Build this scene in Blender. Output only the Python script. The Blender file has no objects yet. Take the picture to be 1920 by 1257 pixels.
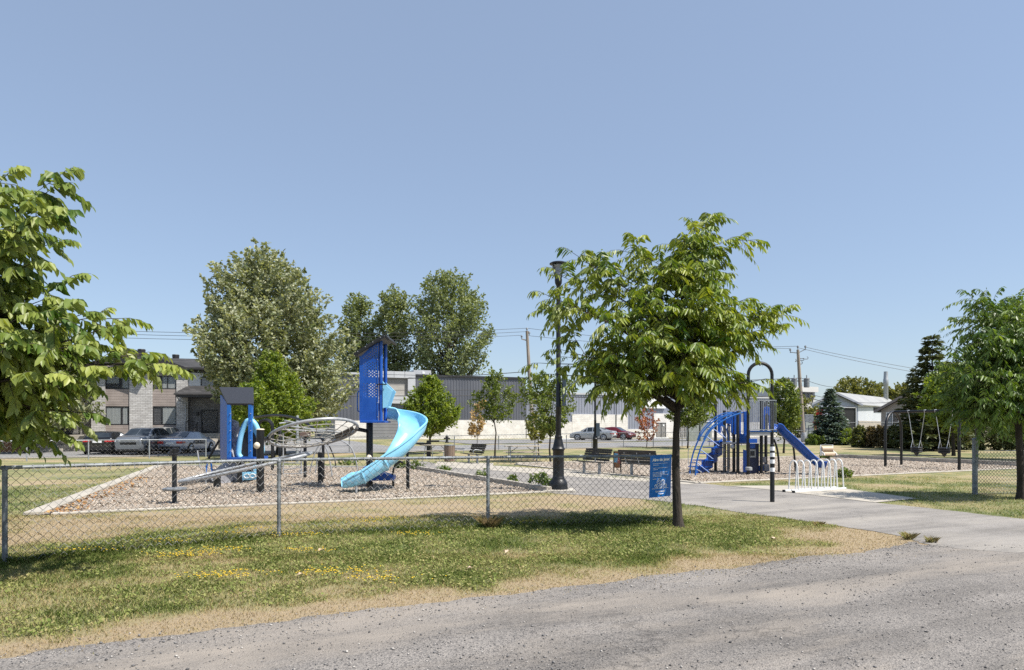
import bpy, math, random
import numpy as np
from mathutils import Vector, Matrix
rnd = random.Random(11)
nr = np.random.default_rng(5)
scene = bpy.context.scene
COL = scene.collection
PI = math.pi
# ---------------------------------------------------------------- camera model of the place
F, HZ, CZ = 1280.0, 805.0, 1.65
def smooth(a, b, x):
    t = np.clip((np.asarray(x, float) - a) / (b - a), 0, 1)
    return t * t * (3 - 2 * t)
def gh(y):                                   # the land rises gently towards the far street
    return 0.45 * float(smooth(40, 80, y))
def g(px, py, z=0.0):                        # a point of the level ground
    Y = (CZ - z) * F / (py - HZ)
    return Vector(((px - 960) / F * Y, Y, z))
def at(px, py, Y):
    return Vector(((px - 960) / F * Y, Y, CZ - (py - HZ) / F * Y))
def gx(px, Y, z=None):                       # ground point at a known distance
    return Vector(((px - 960) / F * Y, Y, gh(Y) if z is None else z))
U = Vector((.894, .447, 0)); W = Vector((-.447, .894, 0))   # the park's own axes
# ---------------------------------------------------------------- materials
def nodes(name):
    m = bpy.data.materials.new(name); m.use_nodes = True
    nt = m.node_tree
    return m, nt, nt.nodes['Principled BSDF']
def col4(c): return (c[0], c[1], c[2], 1)
def mixnode(nt, fac, a, b, kind='MIX'):
    n = nt.nodes.new('ShaderNodeMix'); n.data_type = 'RGBA'; n.blend_type = kind
    for s, v in ((n.inputs[0], fac), (n.inputs[6], a), (n.inputs[7], b)):
        if hasattr(v, 'links'): nt.links.new(v, s)
        elif isinstance(v, (int, float)): s.default_value = v
        else: s.default_value = col4(v)
    return n.outputs[2]
def coord(nt, scale=(1, 1, 1), kind='Object', rot=(0, 0, 0)):
    tc = nt.nodes.new('ShaderNodeTexCoord'); mp = nt.nodes.new('ShaderNodeMapping')
    mp.inputs['Scale'].default_value = scale; mp.inputs['Rotation'].default_value = rot
    nt.links.new(tc.outputs[kind], mp.inputs[0]); return mp.outputs[0]
def coord_along(nt, ang, length, width):      # stretched along a heading on the ground
    tc = nt.nodes.new('ShaderNodeTexCoord'); mp = nt.nodes.new('ShaderNodeMapping'); mp.vector_type = 'TEXTURE'
    mp.inputs['Rotation'].default_value = (0, 0, ang); mp.inputs['Scale'].default_value = (length, width, 1)
    nt.links.new(tc.outputs['Object'], mp.inputs[0]); return mp.outputs[0]
def noise(nt, scale, detail=4, vec=None, rough=.55):
    n = nt.nodes.new('ShaderNodeTexNoise'); n.inputs['Scale'].default_value = scale
    n.inputs['Detail'].default_value = detail; n.inputs['Roughness'].default_value = rough
    nt.links.new(vec if vec is not None else coord(nt), n.inputs['Vector']); return n.outputs['Fac']
def ramp(nt, fac, stops):
    r = nt.nodes.new('ShaderNodeValToRGB'); e = r.color_ramp.elements
    e[0].position, e[0].color = stops[0][0], col4(stops[0][1])
    e[1].position, e[1].color = stops[-1][0], col4(stops[-1][1])
    for p, c in stops[1:-1]:
        q = e.new(p); q.color = col4(c)
    nt.links.new(fac, r.inputs[0]); return r.outputs[0]
def gray(v): return (v, v, v)
def bump(nt, b, h, strength=.4, dist=.02):
    n = nt.nodes.new('ShaderNodeBump'); n.inputs['Strength'].default_value = strength
    n.inputs['Distance'].default_value = dist
    nt.links.new(h, n.inputs['Height']); nt.links.new(n.outputs[0], b.inputs['Normal'])
def M(name, c, c2=None, scale=4, rough=.6, metal=0, bp=0, bs=40, bd=.01, lo=.35, hi=.68, stretch=(1, 1, 1), coat=0):
    m, nt, b = nodes(name)
    b.inputs['Roughness'].default_value = rough; b.inputs['Metallic'].default_value = metal
    b.inputs['Coat Weight'].default_value = coat
    b.inputs['Base Color'].default_value = col4(c)
    if c2 is not None:
        f = noise(nt, scale, 6, coord(nt, stretch))
        nt.links.new(ramp(nt, f, [(lo, c), (hi, c2)]), b.inputs['Base Color'])
        r = nt.nodes.new('ShaderNodeMapRange'); nt.links.new(f, r.inputs[0])
        r.inputs[3].default_value = max(0, rough - .1); r.inputs[4].default_value = min(1, rough + .12)
        nt.links.new(r.outputs[0], b.inputs['Roughness'])
    if bp: bump(nt, b, noise(nt, bs, 5, coord(nt, stretch)), bp, bd)
    return m
def brickmat(name, c1, c2, mortar, bw, bh, ms=.012, off=.5, rough=.85, bp=.3, plane='xz'):
    m, nt, b = nodes(name)
    b.inputs['Roughness'].default_value = rough
    tc = nt.nodes.new('ShaderNodeTexCoord'); sp = nt.nodes.new('ShaderNodeSeparateXYZ'); cb = nt.nodes.new('ShaderNodeCombineXYZ')
    nt.links.new(tc.outputs['Object'], sp.inputs[0])
    ad = nt.nodes.new('ShaderNodeMath'); ad.operation = 'ADD'
    nt.links.new(sp.outputs[0], ad.inputs[0]); nt.links.new(sp.outputs[1], ad.inputs[1])
    nt.links.new(ad.outputs[0], cb.inputs[0]); nt.links.new(sp.outputs[2], cb.inputs[1])
    t = nt.nodes.new('ShaderNodeTexBrick'); nt.links.new(cb.outputs[0], t.inputs['Vector'])
    t.offset = off
    for k, v in (('Scale', 1), ('Brick Width', bw), ('Row Height', bh), ('Mortar Size', ms), ('Mortar Smooth', .1), ('Bias', 0)):
        t.inputs[k].default_value = v
    t.inputs['Color1'].default_value = col4(c1); t.inputs['Color2'].default_value = col4(c2); t.inputs['Mortar'].default_value = col4(mortar)
    f = noise(nt, 1.3, 5)
    o = mixnode(nt, 1.0, t.outputs['Color'], ramp(nt, f, [(.3, gray(.82)), (.7, gray(1.08))]), 'MULTIPLY')
    nt.links.new(o, b.inputs['Base Color'])
    bump(nt, b, t.outputs['Fac'], -bp, .01)
    return m
def leafmat(name, ca, cb_, under, trans=.35, rough=.45):
    m, nt, b = nodes(name)
    a = nt.nodes.new('ShaderNodeAttribute'); a.attribute_name = 'tint'
    c = mixnode(nt, a.outputs['Fac'], ca, cb_)
    gm = nt.nodes.new('ShaderNodeNewGeometry')
    c2 = mixnode(nt, gm.outputs['Backfacing'], c, mixnode(nt, .5, c, under))
    nt.links.new(c2, b.inputs['Base Color']); b.inputs['Roughness'].default_value = rough
    b.inputs['Specular IOR Level'].default_value = .5
    t = nt.nodes.new('ShaderNodeBsdfTranslucent')
    nt.links.new(mixnode(nt, 1.0, c, (1.3, 1.25, .5), 'MULTIPLY'), t.inputs[0])
    mx = nt.nodes.new('ShaderNodeMixShader'); mx.inputs[0].default_value = trans
    nt.links.new(b.outputs[0], mx.inputs[1]); nt.links.new(t.outputs[0], mx.inputs[2])
    nt.links.new(mx.outputs[0], nt.nodes['Material Output'].inputs[0])
    return m
MAT = dict(
    black=M('black powder coat', (.004, .004, .005), (.009, .009, .010), 8, .42, 0, .05, 60),
    blackp=M('black plastic', (.006, .006, .007), (.014, .014, .014), 6, .5),
    galv=M('galvanised steel', (.27, .29, .31), (.42, .44, .46), 14, .5, .4, .05, 50),
    galvd=M('weathered galvanised steel', (.13, .14, .15), (.30, .32, .34), 9, .6, .35, .08, 40),
    wire=M('fence wire', (.09, .09, .09), (.22, .22, .22), 2, .6, .2),
    greyt=M('grey painted tube', (.30, .31, .32), (.40, .41, .42), 10, .4, .2),
    white=M('white powder coat', (.72, .73, .72), (.82, .82, .81), 7, .35),
    blue=M('deep blue plastic', (.006, .065, .33), (.012, .092, .41), 3, .36, 0, .04, 90),
    bluep=M('blue painted steel', (.01, .11, .40), (.016, .135, .46), 4, .38),
    sky=M('pale blue plastic', (.21, .54, .77), (.29, .62, .83), 2.5, .36, 0, .03, 60),
    rock=M('grey moulded rock', (.22, .22, .24), (.40, .40, .42), 6, .7, 0, .3, 20, .02),
    tan=M('tan plastic', (.50, .38, .26), (.58, .45, .32), 5, .5),
    beige=M('beige cap', (.62, .55, .42), (.70, .62, .48), 5, .45),
    charcoal=M('charcoal roof plastic', (.018, .019, .024), (.032, .034, .042), 30, .55, 0, .15, 120),
    concrete=M('concrete', (.36, .33, .28), (.50, .46, .40), 2.2, .9, 0, .2, 60, .006),
    concd=M('old concrete kerb', (.30, .27, .23), (.46, .42, .36), 3, .9, 0, .3, 40, .008),
    bark=M('tree bark', (.016, .012, .009), (.060, .047, .036), 10, .9, 0, 1.0, 22, .03, stretch=(1, 1, .25)),
    barkp=M('pale bark', (.16, .13, .10), (.28, .23, .18), 10, .9, 0, .6, 22, .02, stretch=(1, 1, .25)),
    pole=M('weathered pole wood', (.22, .18, .14), (.36, .31, .26), 6, .85, 0, .3, 20, .02, stretch=(1, 1, .08)),
    slat=M('dark brown slat', (.022, .018, .015), (.05, .042, .036), 5, .65, 0, .2, 30, .004, stretch=(.2, 1, 1)),
    binwood=M('weathered brown slat', (.16, .11, .08), (.26, .19, .14), 5, .7, stretch=(1, 1, .2)),
    wood=M('pale table plank', (.42, .36, .28), (.54, .47, .38), 5, .75, stretch=(.2, 1, 1)),
    cable=M('black cable', (.02, .02, .022), (.03, .03, .03), 3, .5),
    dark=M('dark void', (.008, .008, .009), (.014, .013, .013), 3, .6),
    tyre=M('tyre rubber', (.015, .015, .015), (.03, .03, .03), 20, .8),
    rim=M('alloy rim', (.45, .46, .48), (.55, .56, .58), 12, .3, .8),
    glass=M('dark car glass', (.015, .02, .026), (.03, .038, .045), 2, .06),
    red=M('tail lamp red', (.45, .01, .015), (.55, .02, .02), 4, .2),
    lamp=M('headlamp clear', (.55, .57, .6), (.7, .72, .74), 4, .12),
    signblue=M('sign blue', (.004, .15, .50), (.006, .17, .54), 2, .4),
    signwhite=M('sign white', (.82, .83, .84), (.86, .86, .86), 3, .5),
    greybox=M('grey utility box', (.30, .32, .28), (.40, .42, .37), 2, .6),
    brown=M('rusty brown panel', (.28, .12, .05), (.38, .18, .08), 8, .6),
)
# ---------------------------------------------------------------- mesh builder
class MB:
    def __init__(s): s.v = []; s.f = []
    def add(s, vs, fs):
        o = len(s.v); s.v += [Vector(p) for p in vs]; s.f += [tuple(i + o for i in f) for f in fs]; return s
    def box(s, c, size, rz=0, m=None, taper=1.0):
        x, y, z = size[0] / 2, size[1] / 2, size[2] / 2
        vs = [Vector((a * x * (taper if c_ > 0 else 1), b * y * (taper if c_ > 0 else 1), c_ * z)) for c_ in (-1, 1) for a, b in ((-1, -1), (1, -1), (1, 1), (-1, 1))]
        mt = m if m is not None else Matrix.Rotation(rz, 3, 'Z')
        vs = [mt @ v + Vector(c) for v in vs]
        return s.add(vs, [(3, 2, 1, 0), (4, 5, 6, 7), (0, 1, 5, 4), (1, 2, 6, 5), (2, 3, 7, 6), (3, 0, 4, 7)])
    def bar(s, a, b, w, h, up=(0, 0, 1)):     # a bar of rectangular section from a to b
        a, b = Vector(a), Vector(b); d = b - a; L = d.length; x = d.normalized(); u = Vector(up)
        if abs(x.dot(u)) > .98: u = Vector((0, 1, 0))
        y = u.cross(x).normalized(); z = x.cross(y)
        return s.box((a + b) / 2, (L, w, h), m=Matrix((x, y, z)).transposed())
    def tube(s, path, r, n=8, closed=False, cap=True):
        P = [Vector(p) for p in path]; k = len(P)
        rs = r if isinstance(r, (list, tuple)) else [r] * k
        T = []
        for i in range(k):
            a = P[i - 1] if (i > 0 or closed) else P[i]; b = P[(i + 1) % k] if (i < k - 1 or closed) else P[i]
            t = b - a; T.append(t.normalized() if t.length > 1e-9 else Vector((0, 0, 1)))
        ref = Vector((0, 0, 1)) if abs(T[0].z) < .9 else Vector((1, 0, 0))
        nrm = (ref - T[0] * ref.dot(T[0])).normalized(); o = len(s.v)
        for i in range(k):
            nrm = nrm - T[i] * nrm.dot(T[i])
            nrm = nrm.normalized() if nrm.length > 1e-6 else T[i].orthogonal().normalized()
            bi = T[i].cross(nrm)
            for j in range(n):
                a = 2 * PI * j / n
                s.v.append(P[i] + (nrm * math.cos(a) + bi * math.sin(a)) * rs[i])
        for i in range(k if closed else k - 1):
            i2 = (i + 1) % k
            for j in range(n):
                j2 = (j + 1) % n
                s.f.append((o + i * n + j, o + i * n + j2, o + i2 * n + j2, o + i2 * n + j))
        if cap and not closed and n > 2:
            s.f.append(tuple(o + j for j in reversed(range(n)))); s.f.append(tuple(o + (k - 1) * n + j for j in range(n)))
        return s
    def lathe(s, prof, c=(0, 0, 0), n=16, axis=None):
        c = Vector(c); o = len(s.v); k = len(prof)
        mt = Vector((0, 0, 1)).rotation_difference(Vector(axis)).to_matrix() if axis is not None else Matrix.Identity(3)
        for r, z in prof:
            for j in range(n):
                a = 2 * PI * j / n
                s.v.append(mt @ Vector((r * math.cos(a), r * math.sin(a), z)) + c)
        for i in range(k - 1):
            for j in range(n):
                j2 = (j + 1) % n
                s.f.append((o + i * n + j, o + i * n + j2, o + (i + 1) * n + j2, o + (i + 1) * n + j))
        s.f.append(tuple(o + j for j in reversed(range(n)))); s.f.append(tuple(o + (k - 1) * n + j for j in range(n)))
        return s
    def ball(s, c, r, n=10):
        return s.lathe([(max(.001, r * math.sin(PI * i / 6)), -r * math.cos(PI * i / 6)) for i in range(7)], c, n)
    def prism(s, poly, ext):                  # planar polygon pushed along ext
        P = [Vector(p) for p in poly]; e = Vector(ext); k = len(P)
        nrm = sum(((P[i] - P[0]).cross(P[(i + 1) % k] - P[0]) for i in range(1, k)), Vector())
        if nrm.dot(e) > 0: P.reverse()
        vs = P + [p + e for p in P]
        fs = [tuple(range(k)), tuple(reversed(range(k, 2 * k)))] + [((i + 1) % k, i, i + k, (i + 1) % k + k) for i in range(k)]
        return s.add(vs, fs)
    def grid(s, a, b, c, d, n, m, zf=None):   # bilinear sheet a-b-c-d
        a, b, c, d = map(Vector, (a, b, c, d)); o = len(s.v)
        for i in range(n + 1):
            for j in range(m + 1):
                u, v = i / n, j / m
                p = a * (1 - u) * (1 - v) + b * u * (1 - v) + c * u * v + d * (1 - u) * v
                if zf: p.z = zf(p)
                s.v.append(p)
        for i in range(n):
            for j in range(m):
                k = o + i * (m + 1) + j
                s.f.append((k, k + m + 1, k + m + 2, k + 1))
        return s
    def build(s, name, mat, parent=None, sm=False, world=True, bev=0):
        me = bpy.data.meshes.new(name)
        V = s.v
        off = Vector()
        if parent is not None:
            if world: off = wloc(parent)
        elif V:
            xs = [p.x for p in V]; ys = [p.y for p in V]; zs = [p.z for p in V]
            off = Vector(((min(xs) + max(xs)) / 2, (min(ys) + max(ys)) / 2, min(zs)))
        me.from_pydata([p - off for p in V], [], s.f); me.update()
        o = bpy.data.objects.new(name, me); COL.objects.link(o)
        if parent is not None: o.parent = parent
        else: o.location = off
        me.materials.append(mat if not isinstance(mat, str) else MAT[mat])
        if sm:
            me.polygons.foreach_set('use_smooth', [True] * len(me.polygons))
            try: me.set_sharp_from_angle(angle=math.radians(38))
            except Exception: pass
        if bev:
            md = o.modifiers.new('Bevel', 'BEVEL'); md.width = bev; md.segments = 2; md.limit_method = 'ANGLE'
        return o
def wloc(o):
    p = Vector()
    while o is not None: p += Vector(o.location); o = o.parent
    return p
def tag(o, label=None, cat=None, group=None, kind=None):
    for k, v in (('label', label), ('category', cat), ('group', group), ('kind', kind)):
        if v: o[k] = v
    return o
def thing(name, loc, label, cat, group=None, rz=0):
    o = bpy.data.objects.new(name, None); COL.objects.link(o); o.empty_display_size = .2
    o.location = loc; o.rotation_euler = (0, 0, rz)
    return tag(o, label, cat, group)
def structure(o): o['kind'] = 'structure'; return o
def copy_tree(o, parent=None):
    c = o.copy(); COL.objects.link(c); c.parent = parent
    for ch in list(o.children): copy_tree(ch, c)
    return c
def npmesh(name, V, tmpl, mat, tint=None, parent=None, off=None):
    N, k, _ = V.shape; p = len(tmpl[0]); q = len(tmpl)
    me = bpy.data.meshes.new(name)
    off = np.array(off if off is not None else (0, 0, 0), float)
    me.vertices.add(N * k); me.vertices.foreach_set('co', (V - off).astype(np.float32).ravel())
    idx = (np.arange(N)[:, None, None] * k + np.array(tmpl)[None]).ravel()
    me.loops.add(len(idx)); me.loops.foreach_set('vertex_index', idx.astype(np.int32))
    me.polygons.add(N * q); me.polygons.foreach_set('loop_start', (np.arange(N * q) * p).astype(np.int32))
    me.polygons.foreach_set('loop_total', np.full(N * q, p, np.int32))
    me.update(calc_edges=True); me.validate()
    if tint is not None:
        a = me.attributes.new('tint', 'FLOAT', 'POINT'); a.data.foreach_set('value', np.repeat(tint, k).astype(np.float32))
    me.materials.append(mat if not isinstance(mat, str) else MAT[mat])
    o = bpy.data.objects.new(name, me); COL.objects.link(o)
    if parent is not None: o.parent = parent
    else: o.location = off
    return o
def unit(a): return a / np.maximum(np.linalg.norm(a, axis=-1, keepdims=True), 1e-9)
def spline(pts, n):                           # Catmull-Rom through the points
    P = [Vector(p) for p in pts]; P = [P[0] * 2 - P[1]] + P + [P[-1] * 2 - P[-2]]; out = []
    for i in range(1, len(P) - 2):
        for k in range(n):
            t = k / n; a, b, c, d = P[i - 1], P[i], P[i + 1], P[i + 2]
            out.append(.5 * ((2 * b) + (c - a) * t + (2 * a - 5 * b + 4 * c - d) * t * t + (3 * b - a - 3 * c + d) * t ** 3))
    out.append(P[-2]); return out
def vnoise(x, y, s, seed=0):                  # value noise
    x = np.asarray(x, float) * s; y = np.asarray(y, float) * s
    xi = np.floor(x).astype(np.int64); yi = np.floor(y).astype(np.int64); fx = x - xi; fy = y - yi
    fx = fx * fx * (3 - 2 * fx); fy = fy * fy * (3 - 2 * fy)
    def h(i, j):
        n = (i * 374761393 + j * 668265263 + seed * 974634777) & 0x7fffffff
        n = ((n ^ (n >> 13)) * 1274126177) & 0x7fffffff
        return ((n ^ (n >> 16)) & 0xffff) / 65535.0
    return (h(xi, yi) * (1 - fx) + h(xi + 1, yi) * fx) * (1 - fy) + (h(xi, yi + 1) * (1 - fx) + h(xi + 1, yi + 1) * fx) * fy
def fbm(x, y, s, seed=0): return (vnoise(x, y, s, seed) + .5 * vnoise(x, y, s * 2.1, seed + 1) + .25 * vnoise(x, y, s * 4.3, seed + 2)) / 1.75
def segdist(x, y, pts):
    d = np.full(np.shape(x), 1e9)
    for (a, b) in zip(pts[:-1], pts[1:]):
        ax, ay, bx, by = a[0], a[1], b[0], b[1]; L = (bx - ax) ** 2 + (by - ay) ** 2
        t = np.clip(((x - ax) * (bx - ax) + (y - ay) * (by - ay)) / L, 0, 1)
        d = np.minimum(d, np.hypot(x - ax - t * (bx - ax), y - ay - t * (by - ay)))
    return d
def inpoly(x, y, pts):
    r = np.zeros(np.shape(x), bool); n = len(pts)
    for i in range(n):
        x1, y1 = pts[i][0], pts[i][1]; x2, y2 = pts[(i + 1) % n][0], pts[(i + 1) % n][1]
        c = ((y1 > y) != (y2 > y)) & (x < (x2 - x1) * (y - y1) / (y2 - y1 + 1e-12) + x1); r ^= c
    return r
# ---------------------------------------------------------------- camera, sun, sky
cam = bpy.data.cameras.new('camera'); cam.sensor_width = 36; cam.lens = 24.0
cam.shift_y = (HZ - 628.5) / 1920; cam.clip_end = 3000
co = bpy.data.objects.new('camera', cam); COL.objects.link(co); co.location = (0, 0, CZ); co.rotation_euler = (PI / 2, 0, 0)
scene.camera = co
EL, AZ = math.radians(57), math.radians(-25)   # sun height, and its direction from +X
S = Vector((math.cos(EL) * math.cos(AZ), math.cos(EL) * math.sin(AZ), math.sin(EL)))
sl = bpy.data.lights.new('sun', 'SUN'); sl.energy = 4.0; sl.angle = math.radians(.53); sl.color = (1, .95, .87)
so = bpy.data.objects.new('sun', sl); COL.objects.link(so); so.rotation_euler = S.to_track_quat('Z', 'Y').to_euler(); so.location = (20, -10, 40)
wd = bpy.data.worlds.new('World'); scene.world = wd; wd.use_nodes = True
nt = wd.node_tree; sk = nt.nodes.new('ShaderNodeTexSky'); sk.sky_type = 'NISHITA'; sk.sun_disc = False
sk.sun_elevation = EL; sk.sun_rotation = PI / 2 - AZ; sk.air_density = 1.0; sk.dust_density = .8; sk.ozone_density = 2.2; sk.altitude = 0
nt.links.new(mixnode(nt, .54, sk.outputs[0], (1.98, 2.44, 3.22)), nt.nodes['Background'].inputs[0]); nt.nodes['Background'].inputs[1].default_value = .107
scene.view_settings.view_transform = 'Standard'; scene.view_settings.look = 'None'; scene.view_settings.exposure = .86; scene.view_settings.gamma = 1
scene.cycles.use_denoising = False; scene.cycles.max_bounces = 8; scene.cycles.transparent_max_bounces = 12
# ---------------------------------------------------------------- the ground
ROADEDGE = [g(-500, 1330), g(-200, 1278), g(0, 1237), g(133, 1213), g(250, 1200), g(433, 1177), g(640, 1152), g(930, 1117), g(1140, 1092), g(1280, 1073), g(1380, 1067), g(1513, 1043), g(1613, 1037), g(1713, 1016)]
TIP = [g(1713, 1016), g(1690, 1006), g(1560, 985), g(1400, 963), g(1300, 948)]
FENCE = [g(-420, 1105), g(9, 1058), g(523, 1007), g(915, 990), gx(1268, 12.0)]
PITA = [g(62, 967), g(298, 875), g(765, 878), g(1030, 924)]
PITB = [Vector((5.66, 20.7, 0)), Vector((.2, 31.6, 0)), Vector((18.4, 40.6, 0)), Vector((23.0, 29.4, 0))]
PATH = [g(1030, 925), g(1200, 936), g(1310, 949), g(1400, 963), g(1560, 985), g(1690, 1006), g(1724, 1019), g(1800, 1030), g(1900, 1037), g(1990, 1036), Vector((14, 10.6, 0)),
        g(1920, 974), g(1770, 957), g(1640, 943), g(1440, 918), g(1365, 912), g(1310, 906), g(1080, 893), g(930, 880), g(840, 874), g(800, 866), g(770, 866), g(750, 874), g(765, 878)]
def dryness(x, y):
    d = segdist(x, y, ROADEDGE); band = (1 - smooth(.12, .95, d + .9 * (fbm(x, y, 1.3, 3) - .5))) * (.50 + .75 * fbm(x, y, 2.9, 61))
    fd = segdist(x, y, FENCE); behind = smooth(1.0, 2.4, fd + .8 * (fbm(x, y, .8, 41) - .5)) * inpoly(x, y, [tuple(p)[:2] for p in FENCE] + [(60, 12), (60, 80), (-60, 80), (-60, 7)])
    z2 = behind * (.15 + .42 * (1 - smooth(16, 22, y + .45 * -x * (np.asarray(x) < 0))) * (np.asarray(x) < 3))
    p = np.exp(-((x - 5.6) / 1.2) ** 2 - ((y - 10.6) / .65) ** 2)
    far = smooth(26, 45, y) * .1
    b = np.maximum(np.maximum(band, z2), p * .95)
    b = b - .28 * np.exp(-(fd / .45) ** 2) * (d > .6)
    return np.clip(b + (fbm(x, y, .55, 9) - .5) * 1.2 + (fbm(x, y, 2.6, 12) - .5) * .9 + .35 + far - .25 * behind * (fbm(x, y, .23, 17) > .52), 0, 1)
xs = np.concatenate([[-900, -300, -120, -70], np.arange(-45, 45.01, .3), [70, 120, 300, 900]])
ys = np.concatenate([[-300, -60, 0, 3], np.arange(4, 60.01, .3), np.arange(62, 110, 3), [160, 300, 900, 2200]])
GX, GY = np.meshgrid(xs, ys, indexing='ij')
GZ = .45 * smooth(40, 80, GY)
nx, ny = GX.shape
me = bpy.data.meshes.new('ground')
me.from_pydata(np.stack([GX, GY, GZ], -1).reshape(-1, 3).tolist(), [], [(i * ny + j, (i + 1) * ny + j, (i + 1) * ny + j + 1, i * ny + j + 1) for i in range(nx - 1) for j in range(ny - 1)])
a = me.attributes.new('dry', 'FLOAT', 'POINT'); a.data.foreach_set('value', dryness(GX, GY).astype(np.float32).ravel())
m, nt, b = nodes('lawn soil'); b.inputs['Roughness'].default_value = .95
at_ = nt.nodes.new('ShaderNodeAttribute'); at_.attribute_name = 'dry'
mm = nt.nodes.new('ShaderNodeMath'); mm.operation = 'ADD'
ns = noise(nt, 7, 8, None, .7); sc = nt.nodes.new('ShaderNodeMapRange'); nt.links.new(ns, sc.inputs[0]); sc.inputs[3].default_value = -.55; sc.inputs[4].default_value = .55
nt.links.new(at_.outputs['Fac'], mm.inputs[0]); nt.links.new(sc.outputs[0], mm.inputs[1])
c = ramp(nt, mm.outputs[0], [(.1, (.13, .15, .055)), (.35, (.22, .215, .09)), (.62, (.31, .265, .13)), (.95, (.37, .285, .175))])
fine = ramp(nt, noise(nt, 55, 4, None, .8), [(.3, gray(.55)), (.7, gray(1.3))])
nt.links.new(mixnode(nt, 1.0, c, fine, 'MULTIPLY'), b.inputs['Base Color'])
bump(nt, b, noise(nt, 38, 6, None, .8), .8, .03)
me.materials.append(m); gro = bpy.data.objects.new('ground', me); COL.objects.link(gro); structure(gro)
def sheet(name, poly, z, mat, jit=0, step=.06):
    P = [Vector(p) for p in poly]; Q = []
    for i, p in enumerate(P):
        q = P[(i + 1) % len(P)]; n = max(1, int((q - p).length / step)) if jit else 1
        for k in range(n):
            r = p.lerp(q, k / n)
            if jit:
                e = (q - p).normalized(); o = (float(fbm(r.x, r.y, 2.2, 4)) - .5) * 2 + (float(vnoise(r.x, r.y, 14, 8)) - .5) * .7
                r = r + Vector((-e.y, e.x, 0)) * o * jit
            Q.append(Vector((r.x, r.y, z)))
    ar = sum(Q[i].x * Q[(i + 1) % len(Q)].y - Q[(i + 1) % len(Q)].x * Q[i].y for i in range(len(Q)))
    if ar < 0: Q.reverse()
    mb = MB(); mb.add(Q, [tuple(range(len(Q)))])
    o = mb.build(name, mat); 
    return structure(o)
def aggregate(name, cols, s1, s2, bs, lump, patches=None, cracks=0):
    m, nt, b = nodes(name); b.inputs['Roughness'].default_value = .92
    w = nt.nodes.new('ShaderNodeTexVoronoi'); w.inputs['Scale'].default_value = s1; nt.links.new(coord(nt), w.inputs['Vector'])
    sx = nt.nodes.new('ShaderNodeSeparateColor'); nt.links.new(w.outputs['Color'], sx.inputs[0])
    c = ramp(nt, sx.outputs[0], [(i / (len(cols) - 1), k) for i, k in enumerate(cols)])
    big = ramp(nt, noise(nt, s2, 6, None, .6), [(.3, gray(.76)), (.7, gray(1.18))])
    c = mixnode(nt, 1.0, c, big, 'MULTIPLY')
    c = mixnode(nt, 1.0, c, ramp(nt, noise(nt, s1 * .6, 5, None, .8), [(.3, gray(.68)), (.7, gray(1.24))]), 'MULTIPLY')
    if patches:
        pm = ramp(nt, noise(nt, patches[1], 7, coord_along(nt, .44, 3.2, .8), .7), [(.47, gray(0)), (.66, gray(1))])
        c = mixnode(nt, 1.0, c, ramp(nt, noise(nt, 1.0, 5, coord_along(nt, .40, 9, .55), .6), [(.35, gray(.78)), (.6, gray(1.1))]), 'MULTIPLY')
        c = mixnode(nt, pm, c, patches[0])
    if cracks:
        v = nt.nodes.new('ShaderNodeTexVoronoi'); v.feature = 'DISTANCE_TO_EDGE'; v.inputs['Scale'].default_value = cracks
        wv = nt.nodes.new('ShaderNodeVectorMath'); wv.operation = 'ADD'
        nn = nt.nodes.new('ShaderNodeTexNoise'); nn.inputs['Scale'].default_value = 3; nn.inputs['Detail'].default_value = 5; nt.links.new(coord(nt), nn.inputs['Vector'])
        nt.links.new(coord(nt), wv.inputs[0]); nt.links.new(nn.outputs['Color'], wv.inputs[1]); nt.links.new(wv.outputs[0], v.inputs['Vector'])
        k = ramp(nt, v.outputs['Distance'], [(.0, gray(.62)), (.016, gray(1))])
        c = mixnode(nt, ramp(nt, noise(nt, .5, 2), [(.45, gray(0)), (.6, gray(1))]), c, mixnode(nt, 1.0, c, k, 'MULTIPLY'))
    nt.links.new(c, b.inputs['Base Color'])
    h = mixnode(nt, .5, w.outputs['Distance'], noise(nt, s1 * .35, 5, None, .7))
    bump(nt, b, h, bs, lump)
    return m
ASPH = aggregate('worn gravelly asphalt', [(.08, .075, .072), (.19, .174, .16), (.28, .255, .23), (.15, .14, .132)], 95, .8, .9, .012, ((.285, .25, .213), .7), .55)
PATHM = aggregate('path asphalt', [(.15, .138, .128), (.30, .278, .255), (.22, .205, .19)], 110, .9, .8, .008, ((.30, .276, .245), .7), .35)
CHIPS = aggregate('wood chips', [(.14, .11, .085), (.36, .30, .24), (.51, .445, .37), (.28, .225, .175), (.44, .37, .305)], 19, .6, 1.0, .05)
STREET = aggregate('street asphalt', [(.18, .18, .18), (.25, .245, .24), (.22, .215, .21)], 30, .3, .3, .01)
PAVE = M('pale concrete paving', (.34, .31, .26), (.44, .40, .34), 1.1, .92, 0, .25, 70, .004)
road = [p for p in ROADEDGE] + [g(1730, 1022), Vector((11.5, 9.5, 0)), Vector((40, 22, 0)), Vector((60, 10, 0)), Vector((60, -25, 0)), Vector((-40, -25, 0)), Vector((-20, -2, 0))]
sheet('road', road, .004, ASPH, .085, .045)
sheet('path', PATH, .006, PATHM, .07, .05)
sheet('mulch_bed', [p + Vector((0, 0, 0)) for p in PITA], .012, CHIPS)
sheet('mulch_bed', PITB, .012, CHIPS)
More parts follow.
